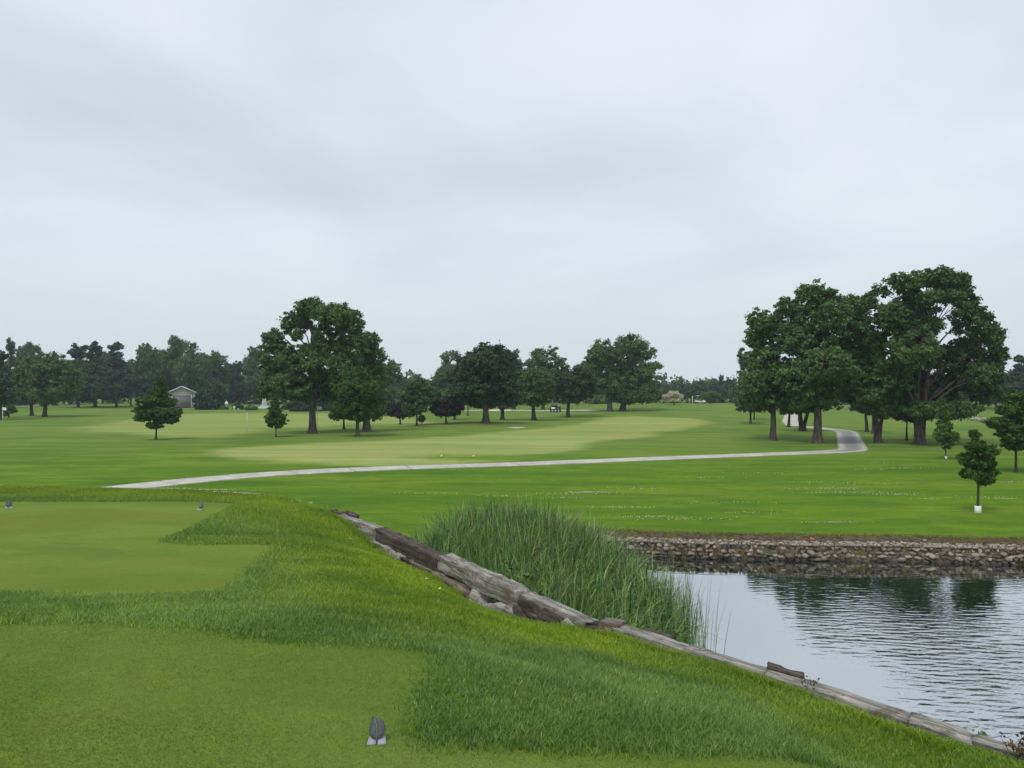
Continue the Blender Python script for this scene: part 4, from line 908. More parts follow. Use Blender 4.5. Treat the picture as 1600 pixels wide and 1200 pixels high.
def on_mound(x, y):
    u = (x - O2[0]) * D2[0] + (y - O2[1]) * D2[1]; v = (x - O2[0]) * N2[0] + (y - O2[1]) * N2[1] - w_off(u); return v
rng = np.random.default_rng(21)
PATCH = UP([(690,1045),(900,1015),(1090,1065),(1190,1110),(1190,1172),(900,1168),(655,1160),(650,1090)])
def scatter(n, x0, x1, y0, y1, pw=1.0):
    y = y0 + (y1 - y0) * rng.random(n)**pw; lim = (y * .72 + .8)
    x = rng.uniform(-1, 1, n) * lim; ok = (x > x0) & (x < x1); return x[ok], y[ok]
# rough around the tees
x, y = scatter(620000, -14, 6, 2.6, 11, 1.5); v = on_mound(x, y); tA = np.maximum(sdf_poly(x, y, TEE_A), sdf_poly(x, y, TEE_B)); ok = (v < -.12 - .16 * (y > 8.6) * rng.random(len(x))) & (tA + .05 * rng.normal(size=len(x)) < .0); x, y, v, tA = x[ok], y[ok], v[ok], tA[ok]
rd = sdf_poly(x, y, RIDGE); z = ground(x, y); h = (.030 + .030 * rng.random(len(x))) * (1 + .35 * vnoise(x * 2.5, y * 2.5, 0, 2)); 
yellowish = rng.random(len(x)) < np.clip(.9 + rd * .5, .0, 1.) + np.clip(.5 + (v + 1.0) * .5, 0, .5) + .10 + .35 * np.clip(fbm(x * .5, y * .6, 0, 71), 0, 1) - .9 * sst(sdf_poly(x, y, PATCH), -.35, .25)  # which blades take the yellow-green grass colour, fewer inside the dull patch
tn = np.clip(.5 + .34 * fbm(x * .8, y * 1.1, 0, 31) + .12 * fbm(x * 4, y * 4, 0, 35, 2) + .25 * rng.normal(size=len(x)), 0, .92); dry = rng.random(len(x)) < .02; tn[dry] = 1
for nm, mk, mt, lab in (('rough_grass', ~yellowish, GB_ROUGH, "longer unmown grass around the tee boxes"), ('bank_grass', yellowish, GB_RIDGE, "yellow green grass on the bank above the timber wall")):
    P = np.stack([x[mk], y[mk], z[mk] - .006], 1); o = blade_mesh(nm, P, h[mk], .0045 + .0007 * P[:, 1], rng, mt, .6, 2, tone=tn[mk]); tag(o, lab, 'grass', kind='stuff')
# far rough strip
x, y = scatter(260000, -16, 3, 11, 19.5, 1.0); v = on_mound(x, y); tA = sdf_poly(x, y, TEE_B); yc = np.interp(x, CRX, CRY); ok = (v < -.15) & (tA < 0) & (y < yc + 1.5); x, y = x[ok], y[ok]
rd = sdf_poly(x, y, RIDGE); yc = np.interp(x, CRX, CRY); yellowish = (y > yc - 1.3 + .4 * rng.normal(size=len(x))) | (rng.random(len(x)) < np.clip(.95 + rd * .45, .12, 1))
for nm, mk, mt, lab in (('far_rough_grass', ~yellowish, GB_ROUGH, "longer green grass beside the farther tee box"), ('crest_grass', yellowish, GB_RIDGE, "olive grass on the crest beyond the farther tee box")):
    P = np.stack([x[mk], y[mk], ground(x[mk], y[mk]) - .006], 1)
    tag(blade_mesh(nm, P, .045 + .03 * rng.random(len(P)), .011, rng, mt, .6, 2, tone=np.clip(.36 + .3 * fbm(P[:, 0] * .6, P[:, 1] * .6, 0, 33) + .22 * rng.normal(size=len(P)), 0, .95)), lab, 'grass', kind='stuff')
# short turf on the near tee
x, y = scatter(560000, -8, 4, 2.6, 6.2, 1.3); ok = (sdf_poly(x, y, TEE_A) > .02) & (on_mound(x, y) < -.2); x, y = x[ok], y[ok]
P = np.stack([x, y, ground(x, y) - .003], 1); o = blade_mesh('tee_turf', P, .008 + .008 * rng.random(len(x)), .004, rng, GB_TEE, .9, 1, tone=np.clip(.45 + .55 * fbm(x * .7, y * 1.5, 0, 41) + .16 * np.sign(np.sin((x * .9 + y * .25) * 5.2)) * .35 + .2 * rng.normal(size=len(x)), 0, .97)); tag(o, "closely mown turf of the nearest tee box", 'grass', kind='stuff')
# fringe of longer tufts along both sides of the wall
n = 16000; uu = rng.uniform(SU[0], SU[-1] + 1.5, n); vv = -.22 - np.abs(rng.normal(size=n)) * .06 + w_off(uu); x = O2[0] + uu * D2[0] + vv * N2[0]; y = O2[1] + uu * D2[1] + vv * N2[1]
tuft = vnoise(uu * 3.1, 0, 0, 44) > -.05; x, y = x[tuft], y[tuft]; P = np.stack([x, y, ground(x, y, -1) - .01], 1)
o = blade_mesh('wall_edge_grass', P, .05 + .07 * rng.random(len(x)), .006, rng, GB_RIDGE, .8, 3, tone=np.clip(.4 + .3 * rng.normal(size=len(x)), 0, 1)); tag(o, "untrimmed tufts of grass along the foot of the timber wall", 'grass', kind='stuff')
# grass edge over the stone bank
n = 9000; ss_ = rng.uniform(0, 27, n); of = rng.normal(size=n) * .12 - .18; pts = np.array([bank_pt(a, b_) for a, b_ in zip(ss_, of)]); P = np.stack([pts[:, 0], pts[:, 1], ground(pts[:, 0], pts[:, 1]) - .01], 1)
o = blade_mesh('bank_edge_grass', P, .05 + .06 * rng.random(n), .012, rng, GB_RIDGE, .8, 2, tone=np.clip(.2 + .4 * rng.normal(size=n), 0, 1)); n2_ = 5000; s2_ = rng.uniform(0, 27, n2_); o2_ = rng.uniform(-.25, .62, n2_); p2_ = np.array([bank_pt(a, b_) for a, b_ in zip(s2_, o2_)]); k2_ = vnoise(p2_[:, 0] * 1.8, p2_[:, 1] * 1.8, 0, 61) > .1; p2_ = p2_[k2_]
M_STRAW = grass_blade_mat("straw_blades", (.06, .055, .02), (.20, .19, .07), (.35, .30, .16))
tag(blade_mesh('bank_straw', np.column_stack([p2_, ground(p2_[:, 0], p2_[:, 1]) - .01]), .03 + .06 * rng.random(len(p2_)), .012, rng, M_STRAW, 1.1, 2), "dry straw and weeds on the bare earth above the stones", 'grass', kind='stuff')
tag(o, "ragged grass edge above the stones of the far bank", 'grass', kind='stuff')
# clover flowers
M_CLOV = solid("clover_petals", (.55, .56, .46), .8)
Pc = []
for (px, py, wx, n) in [(1300,764,1.3,70),(1330,770,1.1,60),(1390,772,1.2,70),(1405,774,.8,40),(1280,771,1.0,40),(1350,756,1.6,40),(1300,817,.8,60),(1420,732,1.2,30),(1355,734,.7,24),(1370,723,.6,18),(1540,778,1.2,40),(1570,780,.8,30),
    (1590,754,1.2,50),(1270,754,.8,20),(1446,780,.4,20),(920,770,.8,160),(905,772,1.4,60),(970,794,1.2,60),(1010,808,1.0,60),(1080,812,1.6,60),(1130,786,1.6,40),(800,776,1.4,40),(870,779,.9,30),(680,772,1.2,30),(1180,802,1.4,30),(1200,740,1.5,20),(1100,747,1.5,20),(990,764,2,30),
    (240,764,1.6,120),(270,765.5,1.2,120),(300,767,1.0,120),(340,766,.9,80),(375,772,.7,70),(30,763,1.5,30),(460,784,.5,8),(520,793,.6,8)]:
    b0 = unproj(px, py)
    for i in range(n): Pc.append((b0[0] + rng.normal() * wx * .55, b0[1] + rng.normal() * wx * .09))
Pc = np.array(Pc); zc = ground(Pc[:, 0], Pc[:, 1]); V = []; Fq = []
oc = np.array([(1,0,0),(-1,0,0),(0,1,0),(0,-1,0),(0,0,1),(0,0,-1)], float); of8 = np.array([(0,2,4),(2,1,4),(1,3,4),(3,0,4),(2,0,5),(1,2,5),(3,1,5),(0,3,5)])
rs = rng.uniform(.007, .018, len(Pc)); V = (np.stack([Pc[:, 0], Pc[:, 1], zc + .03], 1)[:, None] + oc[None] * rs[:, None, None]).reshape(-1, 3); Fq = (np.arange(len(Pc))[:, None, None] * 6 + of8[None]).reshape(-1, 3)
tag(mesh_obj('clover_flowers', V, Fq, M_CLOV), "white clover heads scattered through the mown grass", 'flowers', kind='stuff')
# fallen yellow leaves
M_YL = solid("yellow_leaf", (.55, .48, .10), .7)
for i, (px, py, lab) in enumerate([(667,910,"upper of two fallen yellow leaves on the grassy bank"),(687,926,"lower of two fallen yellow leaves on the grassy bank"),(547,846,"fallen yellow leaf high on the bank near the wall's far end"),(604,861,"fallen yellow leaf by the wall's splintered timbers"),(507,815,"fallen yellow leaf near the far crest of the bank")]):
    x, y, z = atxy(px, py); s = .035; a = i * 1.3; V = np.array([(-s,0,.05),(-.2*s,.5*s,.055),(s,0,.062),(-.2*s,-.5*s,.052),(-.1*s,0,.048)]); ca, sa = math.cos(a), math.sin(a); V[:, :2] = V[:, :2] @ np.array([[ca, sa], [-sa, ca]])
    tag(mesh_obj('fallen_leaf', V, np.array([(0,4,1),(1,4,2),(2,4,3),(3,4,0)]), M_YL, loc=(x, y, z)), lab, 'leaf', group="fallen leaves on the bank")

# ------------------------------------------------------------------ reeds
def reed_mat():
    m, nt, bs = new_mat("reed_leaves"); nt.n.remove(bs); v = nt.attr('tone')
    c = nt.mix(v, (.030, .090, .016), (.27, .43, .11)); c = nt.mix(nt.ss(v, .93, .99), c, (.36, .31, .16))
    df = nt.new('ShaderNodeBsdfPrincipled', inp={'Base Color': c, 'Roughness': .42, 'Specular IOR Level': .4}); tr = nt.new('ShaderNodeBsdfTranslucent', inp={'Color': c})
    ms = nt.new('ShaderNodeMixShader', inp={0: .25, 1: df.outputs[0], 2: tr.outputs[0]}); nt.l.new(ms.outputs[0], nt.n['Material Output'].inputs[0]); return m
M_REED = reed_mat()
REED = [(-2.2,15.0),(-1.5,19.0),(-.6,20.2),(.9,20.4),(2.1,18.8),(2.75,16.8),(3.0,15.0),(3.0,13.6),(2.75,12.2),(2.3,11.0),(1.9,9.9),(1.1,9.9),(.4,10.6),(-.6,12.2),(-1.6,13.9)]
rng = np.random.default_rng(31)
xs = rng.uniform(-3, 4, 60000); ys = rng.uniform(9.5, 21, 60000); sd_ = sdf_poly(xs, ys, REED); ok = rng.random(60000) < np.clip((sd_ + .1) * 1.6, 0, 1) * (sd_ > -.05); xs, ys, sd_ = xs[ok][:15000], ys[ok][:15000], sd_[ok][:15000]
def reed_blades(xs, ys, top, rng, wd=(.018, .046), arch=1.0, lean=.16):
    m = len(xs); segs = 8; z0 = np.maximum(far_h(xs, ys), -5.1); Hh = top - z0; a = rng.random(m) * 6.283; f = a + np.pi / 2 + rng.normal(size=m) * .5
    w0 = rng.uniform(*wd, m); ar = arch * rng.random(m)**.9; rows = []
    for i in range(segs + 1):
        t = i / segs; out_ = (lean * t + ar * 1.05 * np.maximum(0, t - .5)**1.4 * 2.4) * 1.0; up_ = Hh * (1.06 * t) - ar * np.maximum(0, t - .62)**1.8 * 3.6
        c = np.stack([xs + np.cos(a) * out_, ys + np.sin(a) * out_, z0 + up_], 1)
        if i < segs:
            q = w0 / 2 * (1 - t**3); o = np.stack([np.cos(f) * q, np.sin(f) * q, 0 * q], 1); rows += [c - o, c + o]
        else: rows += [c]
    V = np.stack(rows, 1); k = V.shape[1]; b0 = np.arange(m)[:, None] * k; Q = np.vstack([b0 + np.array([[2*i, 2*i+1, 2*i+3, 2*i+2]]) for i in range(segs - 1)]); T = b0 + np.array([[k - 3, k - 2, k - 1]])
    return V.reshape(-1, 3), Q, T, k
top = np.interp(xs + .15 * (18 - ys), [-2.5, -1.5, .5, 2.0, 3.2], [-2.95, -2.75, -2.85, -3.15, -3.55]) + rng.normal(size=len(xs)) * .16 - .35 * rng.random(len(xs))**2
top = np.minimum(top, np.interp(ys, [9.5, 11, 14, 17], [-3.35, -3.25, -3.0, -2.7]) + .08 * rng.normal(size=len(xs)))
V, Q, T, k = reed_blades(xs, ys, top, rng, arch=1.0); tone = np.clip(.40 + .22 * vnoise(xs * 1.2, ys * 1.2, 0, 8) + .32 * rng.normal(size=len(xs)), 0, 1)
tag(mesh_obj('reeds', V, [Q, T], M_REED, attrs=dict(tone=np.repeat(tone, k))), "dense clump of tall arching green reeds growing between wall and pond", 'reeds', kind='stuff')
n = 620; xs = rng.uniform(2.6, 3.7, n); ys = 14.6 + rng.uniform(-1.4, 1.6, n) - (xs - 3) * .2; ok = rng.random(n) < np.clip(1.15 - (xs - 2.6) * .95, .05, 1); xs, ys = xs[ok], ys[ok]
V, Q, T, k = reed_blades(xs, ys, -3.75 + .2 * rng.normal(size=len(xs)), rng, (.008, .016), .15, .16)
tag(mesh_obj('reed_stalks', V, [Q, T], M_REED, attrs=dict(tone=np.repeat(np.clip(.35 + .3 * rng.normal(size=len(xs)), 0, 1), k))), "thin scattered reed stalks standing in open water right of the clump", 'reeds', kind='stuff')

# leafy weeds behind the wall
def weed(px, d, zt, r, seed, label, n=60, leaf=.085, mat=L_LIME):
    x = (px - CX) / F * d; zb = max(float(far_h(x, d)), -4.95); root = thing('weed_plant', label, 'weed', (x, d, zb)); rg3 = np.random.default_rng(seed); mb = MB(); C = []
    for i in range(9):
        a = rg3.random() * 6.28; hh = (zt - zb) * rg3.uniform(.72, 1.0); e = (math.cos(a) * r * rg3.random(), math.sin(a) * r * rg3.random(), hh); P_ = limb(mb, (e[0] * .4, e[1] * .4, -.05), e, .008, .003, rg3, 4, .05, 6)
        for t in np.linspace(.45, 1, 9): C.append((e[0] * (.4 + .6 * t), e[1] * (.4 + .6 * t), hh * t))
    C = np.array(C); V, Q, tone = leaf_quads(C, np.full(len(C), min(.11, r * .7)), 7, leaf, rg3, .6, .9); mesh_obj('leaves', V, Q, mat, root, attrs=dict(tone=tone)); mb.obj('stem', M_BARKD, root)
weed(985, 9.3, -2.80, .25, 1, "leafy weed behind the raised timber block of the wall, left of three"); weed(1020, 9.2, -2.74, .3, 2, "tallest leafy weed behind the wall in front of the reeds", leaf=.09); weed(1050, 8.9, -2.88, .26, 3, "leafy weed behind the wall, nearest the open water")
weed(800, 11.8, -2.72, .5, 4, "bright green leafy weed among the reeds behind the grey timbers", n=80); weed(905, 9.6, -2.90, .12, 5, "small pale-leaved weed just behind the pale timber block")
weed(1536, 5.85, -2.53, .06, 6, "tiny green plant growing from the near stretch of the wall", leaf=.035)
# dead weeds at the lower right
rg4 = np.random.default_rng(3); M_DEAD = leaf_mat("withered_leaves", (.05, .035, .022), (.16, .10, .06), .1)
for i, (px, py, lab) in enumerate([(1560,1172,"withered brown weed on the grass bank at the lower right corner"),(1590,1185,"withered brown weed closest to the right edge"),(1262,1082,"dry thin weed stalks beside the wall at the offcut")]):
    x, y, z = atxy(px, py); root = thing('withered_weed', lab, 'weed', (x, y, z), group="withered weeds by the wall"); mb = MB(); C = []
    for j in range(10 if i < 2 else 5):
        a = rg4.random() * 6.28; hh = rg4.uniform(.08, .16); e = (math.cos(a) * .10, math.sin(a) * .10, hh); limb(mb, (0, 0, -.02), e, .003, .0015, rg4, 4, .2, 5); C.append(e); C.append((e[0] * .6, e[1] * .6, hh * .6))
    mb.obj('stem', M_DEAD, root); C = np.array(C); V, Q, tone = leaf_quads(C, np.full(len(C), .03), 6 if i < 2 else 2, .022, rg4, .8, .3); mesh_obj('leaves', V, Q, M_DEAD, root, attrs=dict(tone=tone))

# ------------------------------------------------------------------ leaf-shaped tee marker
M_LEAFP = solid("cast_slate_grey", (.075, .085, .095), .55, .4, .25, 30, bump=.2); M_BASEP = solid("light_grey_cast", (.33, .33, .35), .6, .3, .08, 20); M_VEIN = solid("worn_brass_veins", (.33, .32, .18), .6)
def tee_marker(loc, rz, label):
    root = thing('tee_marker', label, 'tee marker', loc, rz, "leaf-shaped tee markers")
    # leaf outline, leaning back; x across, z up before the tilt
    L = [(0,.000),(-.030,.008),(-.048,.030),(-.053,.055),(-.049,.080),(-.042,.100),(-.038,.122),(-.036,.140)]; Rr_ = [(0,.0),(.030,.010),(.048,.032),(.055,.058),(.050,.082),(.036,.105),(.012,.124),(-.014,.133)]
    def half(pts, sgn):
        mb = MB(); pts = np.array(pts); n = len(pts); mid = np.stack([np.full(n, .002 * sgn) + (-.022) * (pts[:, 1] / .14)**2.5, pts[:, 1]], 1); V = []
        K = 5
        for i in range(n):
            for j in range(K):
                q = j / (K - 1); x = mid[i, 0] + (pts[i, 0] - mid[i, 0]) * q; z = mid[i, 1]; rib = .0016 * math.sin((z + abs(x) * -.7) * 520); V.append((x, -.004 - .010 * q * (1 - q) * 2 + .012 * q + rib, z))
        V = np.array(V); F_ = V.copy(); B_ = V + np.array([0, .007, 0]); I_ = np.arange(n * K).reshape(n, K); q1 = np.stack([I_[:-1, :-1], I_[:-1, 1:], I_[1:, 1:], I_[1:, :-1]], -1).reshape(-1, 4)
        mb.add(np.vstack([F_, B_]), np.vstack([q1, q1[:, ::-1] + n * K]))
        e = I_[:, -1]; s_ = np.stack([e[:-1], e[1:], e[1:] + n * K, e[:-1] + n * K], 1); e = I_[:, 0]; s2 = np.stack([e[1:], e[:-1], e[:-1] + n * K, e[1:] + n * K], 1); mb.Q.append(np.vstack([s_, s2])); return mb
    tl = -R(22)
    for pts, sg in ((L, -1), (Rr_, 1)):
        o = half(pts, sg).obj('leaf_blade', M_LEAFP, root); o.location = (0, .004, .018); o.rotation_euler = (tl, 0, 0)
    mb = MB()
    for i in range(7):
        z = .030 + i * .013
        for sg in (-1, 1): mb.tube([(sg * .003 - .022 * (z / .14)**2.5, -.007, z), (sg * (.030 - i * .002), -.010, z + .016), ], .0008, 4)
    mb.tube([(-.0, -.007, .0), (-.002, -.008, .05), (-.006, -.008, .09), (-.016, -.007, .125)], .0016, 5); o = mb.obj('leaf_veins', M_VEIN, root); o.location = (0, .004, .018); o.rotation_euler = (tl, 0, 0)
    for sg in (-1, 1):
        mb = MB(); P_ = [(sg * .006, -.030), (sg * .060, -.034), (sg * .052, .030), (sg * .006, .040)]
        if sg < 0: P_ = P_[::-1]
        zt = [.020 if abs(p[0]) > .01 else .010 for p in P_]; V = [(p[0], p[1], -.004) for p in P_] + [(p[0], p[1], .012 + (.016 if p[1] > 0 else 0)) for p in P_]
        mb.add(V, [(3,2,1,0),(4,5,6,7)] + [(a, (a + 1) % 4, (a + 1) % 4 + 4, a + 4) for a in range(4)]); mb.obj('base_plate', M_BASEP, root)
    mb = MB(); mb.box((-.062, -.036, -.01), (.062, .040, -.0045)); mb.tube([(0, 0, -.06), (0, 0, .02)], .006, 8); mb.obj('base_foot', M_BLACK, root)
    return root
tm = tee_marker(atxy(589, 1161), R(6), "grey leaf-shaped tee marker on the nearest tee, standing on two light grey plates")
tm.scale = (.72,) * 3
r = dup(tm, atxy(14, 794), R(35), (1, 1, 1), "small dark leaf-shaped marker at the far left of the farther tee"); r = dup(tm, atxy(312, 797), R(-30), (1, 1, 1), "small dark leaf-shaped marker at the right end of the farther tee")
# little yellow markers on the forward tee, white posts, flags
def post(name, px, py, h, r, mat, label, cat, d=None, group=None, cap=True):
    base = at(px, d) if d else atxy(px, py); root = thing(name, label, cat, base, 0, group); mb = MB(); mb.lathe([(0, -.2), (r, -.2), (r, h - r * .3), (r * .85, h), (0, h + .001)], 10); mb.obj('shaft', mat, root, smooth=False)
    if cap: mb = MB(); mb.lathe([(0, h + r * 1.2), (r * .8, h + r * .9), (r * 1.15, h), (r * 1.15, h - r), (r, h - r)], 10); mb.obj('cap', mat, root)
    return root
def ball_marker(px, py, r, mat, label, d=None, group=None):
    base = at(px, d) if d else atxy(px, py); root = thing('tee_marker', label, 'tee marker', base, 0, group); mb = MB(); t = np.linspace(-np.pi / 2, np.pi / 2, 9); mb.lathe(np.stack([r * np.cos(t), r + r * np.sin(t)], 1), 12); mb.obj('ball', mat, root, smooth=True)
    mb = MB(); mb.lathe([(0, -.05), (r * .3, -.05), (r * .3, r * .3), (0, r * .3)], 8); mb.obj('spike', M_BLACK, root)
ball_marker(690, 714.5, .075, M_YELLOW, "yellow ball marker on the small raised tee by the path, left one", group="yellow tee markers"); ball_marker(740, 714.5, .065, M_YELLOW, "yellow ball marker on the small raised tee by the path, right one", group="yellow tee markers")
ball_marker(332, 640, .16, M_WHITE, "white ball marker in front of the large dark bush by the shed"); ball_marker(372, 640.5, .14, M_WHITE, "white ball marker between the white box and the fountain")
post('marker_post', 197, 634, .9, .08, M_WHITE, "short white post in the grass below the dark conifers", 'post'); post('marker_post', 1082, 638, 1.5, .07, M_WHITE, "thin white post left of the distant golf cart", 'post', d=150)
def box_post(px, py, h, w_, label, head=None):
    base = atxy(px, py); root = thing('ball_washer', label, 'ball washer', base, .2); mb = MB(); mb.box((-w_ * .3, -w_ * .3, -.1), (w_ * .3, w_ * .3, h * .62)); mb.obj('stand', M_WHITE, root)
    mb = MB(); mb.box((-w_ * .55, -w_ * .5, h * .62), (w_ * .55, w_ * .5, h)); mb.lathe([(0, h + w_ * .5), (w_ * .2, h + w_ * .5), (w_ * .2, h)], 8); mb.obj('housing', M_WHITE, root)
box_post(354, 640, 1.35, .42, "tall white tee-side box on a stand right of the large dark bush"); box_post(366, 640.5, .55, .36, "short white box beside the taller white one")
M_POLE = solid("flagstick_white", (.72, .72, .68), .5); M_FLAG = solid("white_flag_cloth", (.80, .80, .78), .8, .1, .05)
def flag(px, py, h, label, fl=True, r=.022):
    base = atxy(px, py); root = thing('flagstick', label, 'flagstick', base, 0); mb = MB(); mb.tube([(0, 0, -.1), (0, 0, h)], r, 8); mb.obj('pole', M_POLE, root)
    mb = MB(); mb.lathe([(.06, -.02), (.06, .003), (.05, .003), (.05, -.1)], 12); mb.obj('cup', M_BLACK, root)
    if fl:
        n = 8; V = []
        for i in range(n):
            t = i / (n - 1); V += [(t * .42, .05 * math.sin(t * 5), h - .02 - .07 * t), (t * .42, .05 * math.sin(t * 5), h - .34 - .03 * t)]
        V = np.array(V); V = np.vstack([V, V + np.array([0, .006, 0])]); Q = [(2*i, 2*i+2, 2*i+3, 2*i+1) for i in range(n - 1)]; Q = np.array(Q); mesh_obj('flag', V, np.vstack([Q, Q[:, ::-1] + 2 * n]), M_FLAG, root)
flag(4, 663, 1.85, "white flag on a pole beside the small round tree at the left edge"); flag(495.5, 675, 2.3, "flagstick standing just right of the tallest maple's trunk"); flag(386, 674, 1.7, "bare thin flagstick on the light green left of the young egg-shaped tree", fl=False, r=.018)

# ------------------------------------------------------------------ shed
M_SID = solid("pinkish_beige_siding", (.36, .315, .30), .75, .2, .06, 2); M_DOOR = solid("grey_mauve_door", (.165, .150, .150), .6, .3, .08, 2); M_TRIM = solid("white_trim", (.62, .60, .58), .6); M_ROOF = solid("grey_shingles", (.20, .19, .185), .9, .1, .2, 6)
M_CONC = solid("slab_concrete", (.35, .34, .32), .9)
base = atxy(284, 638); s = base[1] / F; W = 37 * s; EH = 25 * s; AH = 34 * s; DP = 6.0
root = thing('shed', "small beige gabled shed with a grey roll-up door behind the young pointed tree", 'shed', base, R(21)); hw = W / 2
mb = MB()
mb.add([(-hw,0,-.2),(hw,0,-.2),(hw,0,EH),(0,0,AH-.1),(-hw,0,EH),(-hw,DP,-.2),(hw,DP,-.2),(hw,DP,EH),(0,DP,AH-.1),(-hw,DP,EH)], [(1,6,7,2),(5,0,4,9)], None)
mb.T.append(np.array([(0,1,2),(0,2,4),(4,2,3),(5,7,6),(5,9,7),(9,8,7)])); 
for i in range(int(EH / .28)): mb.box((-hw - .012, -.02, .1 + i * .28), (hw + .012, -.004, .12 + i * .28))
mb.obj('wall', M_SID, root)
mb = MB(); ov = .28
for sg in (-1, 1):
    a = (0, AH); e = (sg * (hw + ov), EH - ov * (AH - EH) / hw + .02); V = []
    for yy in (-.35, DP + .3): V += [(a[0], yy, a[1]), (e[0], yy, e[1]), (e[0], yy, e[1] + .12), (a[0], yy, a[1] + .12)]
    mb.add(V, [(0,1,2,3),(7,6,5,4),(0,4,5,1),(3,2,6,7),(1,5,6,2),(0,3,7,4)])
rf = mb.obj('roof', M_ROOF, root)
mb = MB()
for sg in (-1, 1):
    e = (sg * (hw + ov), EH - ov * (AH - EH) / hw + .02); mb.tube([(0, -.37, AH + .03), (e[0], -.37, e[1] + .03)], .085, 4)
    mb.box((min(sg * hw, sg * (hw - .14)) , -.045, 0), (max(sg * hw, sg * (hw - .14)), -.022, EH - .05))
mb.box((-hw * .98, -.05, EH - .20), (hw * .98, -.023, EH - .06)); mb.obj('trim', M_TRIM, rf)
mb = MB(); dw = hw * .72; dh = EH * .82
mb.box((-dw, -.055, 0), (dw, -.026, dh)); 
for i in range(1, 5): mb.box((-dw + .05, -.063, dh * i / 5 - .02), (dw - .05, -.056, dh * i / 5 + .015))
dr = mb.obj('garage_door', M_DOOR, root)
mb = MB(); mb.box((-dw - .12, -.075, 0), (-dw - .004, -.026, dh + .12)); mb.box((dw + .004, -.075, 0), (dw + .12, -.026, dh + .12)); mb.box((-dw, -.075, dh + .004), (dw, -.026, dh + .12)); mb.obj('door_frame', M_TRIM, dr)
mb = MB(); mb.box((-dw - .3, -1.6, -.15), (dw + .3, -.08, .03)); mb.obj('concrete_apron', M_CONC, root)
# house glimpse behind the maples
base = at(512, 185); root = thing('house', "pinkish house glimpsed behind the maples", 'house', base, R(8)); mb = MB(); mb.box((-3, 0, -.3), (3, 7, 2.9)); mb.obj('wall', solid("pinkish_brick", (.42, .27, .22), .8), root)
mb = MB(); mb.add([(-3.4,-.4,2.92),(3.4,-.4,2.92),(3.4,7.4,2.92),(-3.4,7.4,2.92),(-3.4,3.5,4.4),(3.4,3.5,4.4)], [(0,3,2,1),(0,1,5,4),(2,3,4,5)], [(1,2,5),(3,0,4)]); mb.obj('roof', M_ROOF, root)
mb = MB(); mb.box((.6, -.05, .9), (1.8, -.006, 2.2)); wn = mb.obj('window', M_BLACK, root); mb = MB(); mb.add([(.5,-.06,.8),(1.9,-.06,.8),(1.9,-.06,2.3),(.5,-.06,2.3),(.6,-.06,.9),(1.8,-.06,.9),(1.8,-.06,2.2),(.6,-.06,2.2)], [(0,1,5,4),(1,2,6,5),(2,3,7,6),(3,0,4,7)]); mb.obj('frame', M_TRIM, wn)

# ------------------------------------------------------------------ golf carts
M_CREAM = solid("cart_cream", (.70, .70, .66), .35, .5); M_SEAT = solid("cart_seat", (.12, .11, .10), .7); M_DG = solid("cart_dark_green", (.03, .045, .04), .35, .5); M_TYRE = solid("rubber", (.02, .02, .02), .8)
def golf_cart(loc, rz, label, body=None):
    root = thing('golf_cart', label, 'golf cart', loc, rz, "golf carts parked among the trees"); bm = body or M_CREAM
    mb = MB(); prof = [(-1.15,.30),(1.20,.30),(1.25,.55),(1.05,.72),(.72,.80),(.60,.42),(.05,.38),(-.05,.62),(-.75,.64),(-1.15,.70)]
    V = [(x, y, z) for y in (-.56, .56) for x, z in prof]; n = len(prof); mb.add(V, [(i, (i + 1) % n, (i + 1) % n + n, i + n) for i in range(n)])
    ti = [(0,1,5),(1,2,3),(1,3,4),(1,4,5),(0,5,6),(0,6,7),(0,7,8),(0,8,9)]; mb.T.append(np.array([t[::-1] for t in ti] + [tuple(a + n for a in t) for t in ti])); mb.obj('body', bm, root)
    mb = MB(); mb.box((-.62, -.50, .66), (-.10, .50, .80)); mb.add([(-.72,-.5,.80),(-.60,-.5,.80),(-.68,-.5,1.22),(-.78,-.5,1.22),(-.72,.5,.80),(-.60,.5,.80),(-.68,.5,1.22),(-.78,.5,1.22)], [(0,1,2,3),(7,6,5,4),(0,4,5,1),(1,5,6,2),(2,6,7,3),(3,7,4,0)]); mb.obj('seat', M_SEAT, root)
    mb = MB(); mb.add([(-1.0,-.6,1.80),(.85,-.6,1.80),(.85,.6,1.80),(-1.0,.6,1.80),(-.95,-.55,1.88),(.78,-.55,1.88),(.78,.55,1.88),(-.95,.55,1.88)], [(3,2,1,0),(4,5,6,7),(0,1,5,4),(1,2,6,5),(2,3,7,6),(3,0,4,7)]); mb.obj('roof', bm, root)
    for sx, b0 in ((-.9, -.95), (.72, .85)):
        for sy in (-.52, .52): mb = MB(); mb.tube([(b0, sy, .66), (sx, sy, 1.80)], .022, 6); mb.obj('roof_post', M_BLACK, root)
    for sx in (-.78, .82):
        for sy in (-.5, .5):
            mb = MB(); th = np.arange(17) / 16 * 6.283
            P_ = np.array([[sx + .22 * math.cos(t), sy, .23 + .22 * math.sin(t)] for t in th]); mb.tube(P_, .06, 6); mb.tube([(sx, sy - .05, .23), (sx, sy + .05, .23)], .15, 10); mb.obj('wheel', M_TYRE, root)
    return root
gc = golf_cart(atxy(868, 643.5), R(70), "golf cart parked on the bright path between the middle trees", M_DG); golf_cart(at(1094, 182), R(15), "white golf cart on the rise right of the cream-blossomed tree")
dup(gc, at(116, 178), R(10), (1, 1, 1), "golf cart on the far path below the left-hand trees"); 
mb = MB(); 
# white bag panel on the rear of the nearest cart
mb.box((-1.24, -.30, .40), (-1.16, .30, .72)); mb.obj('bag_well', M_WHITE, gc)

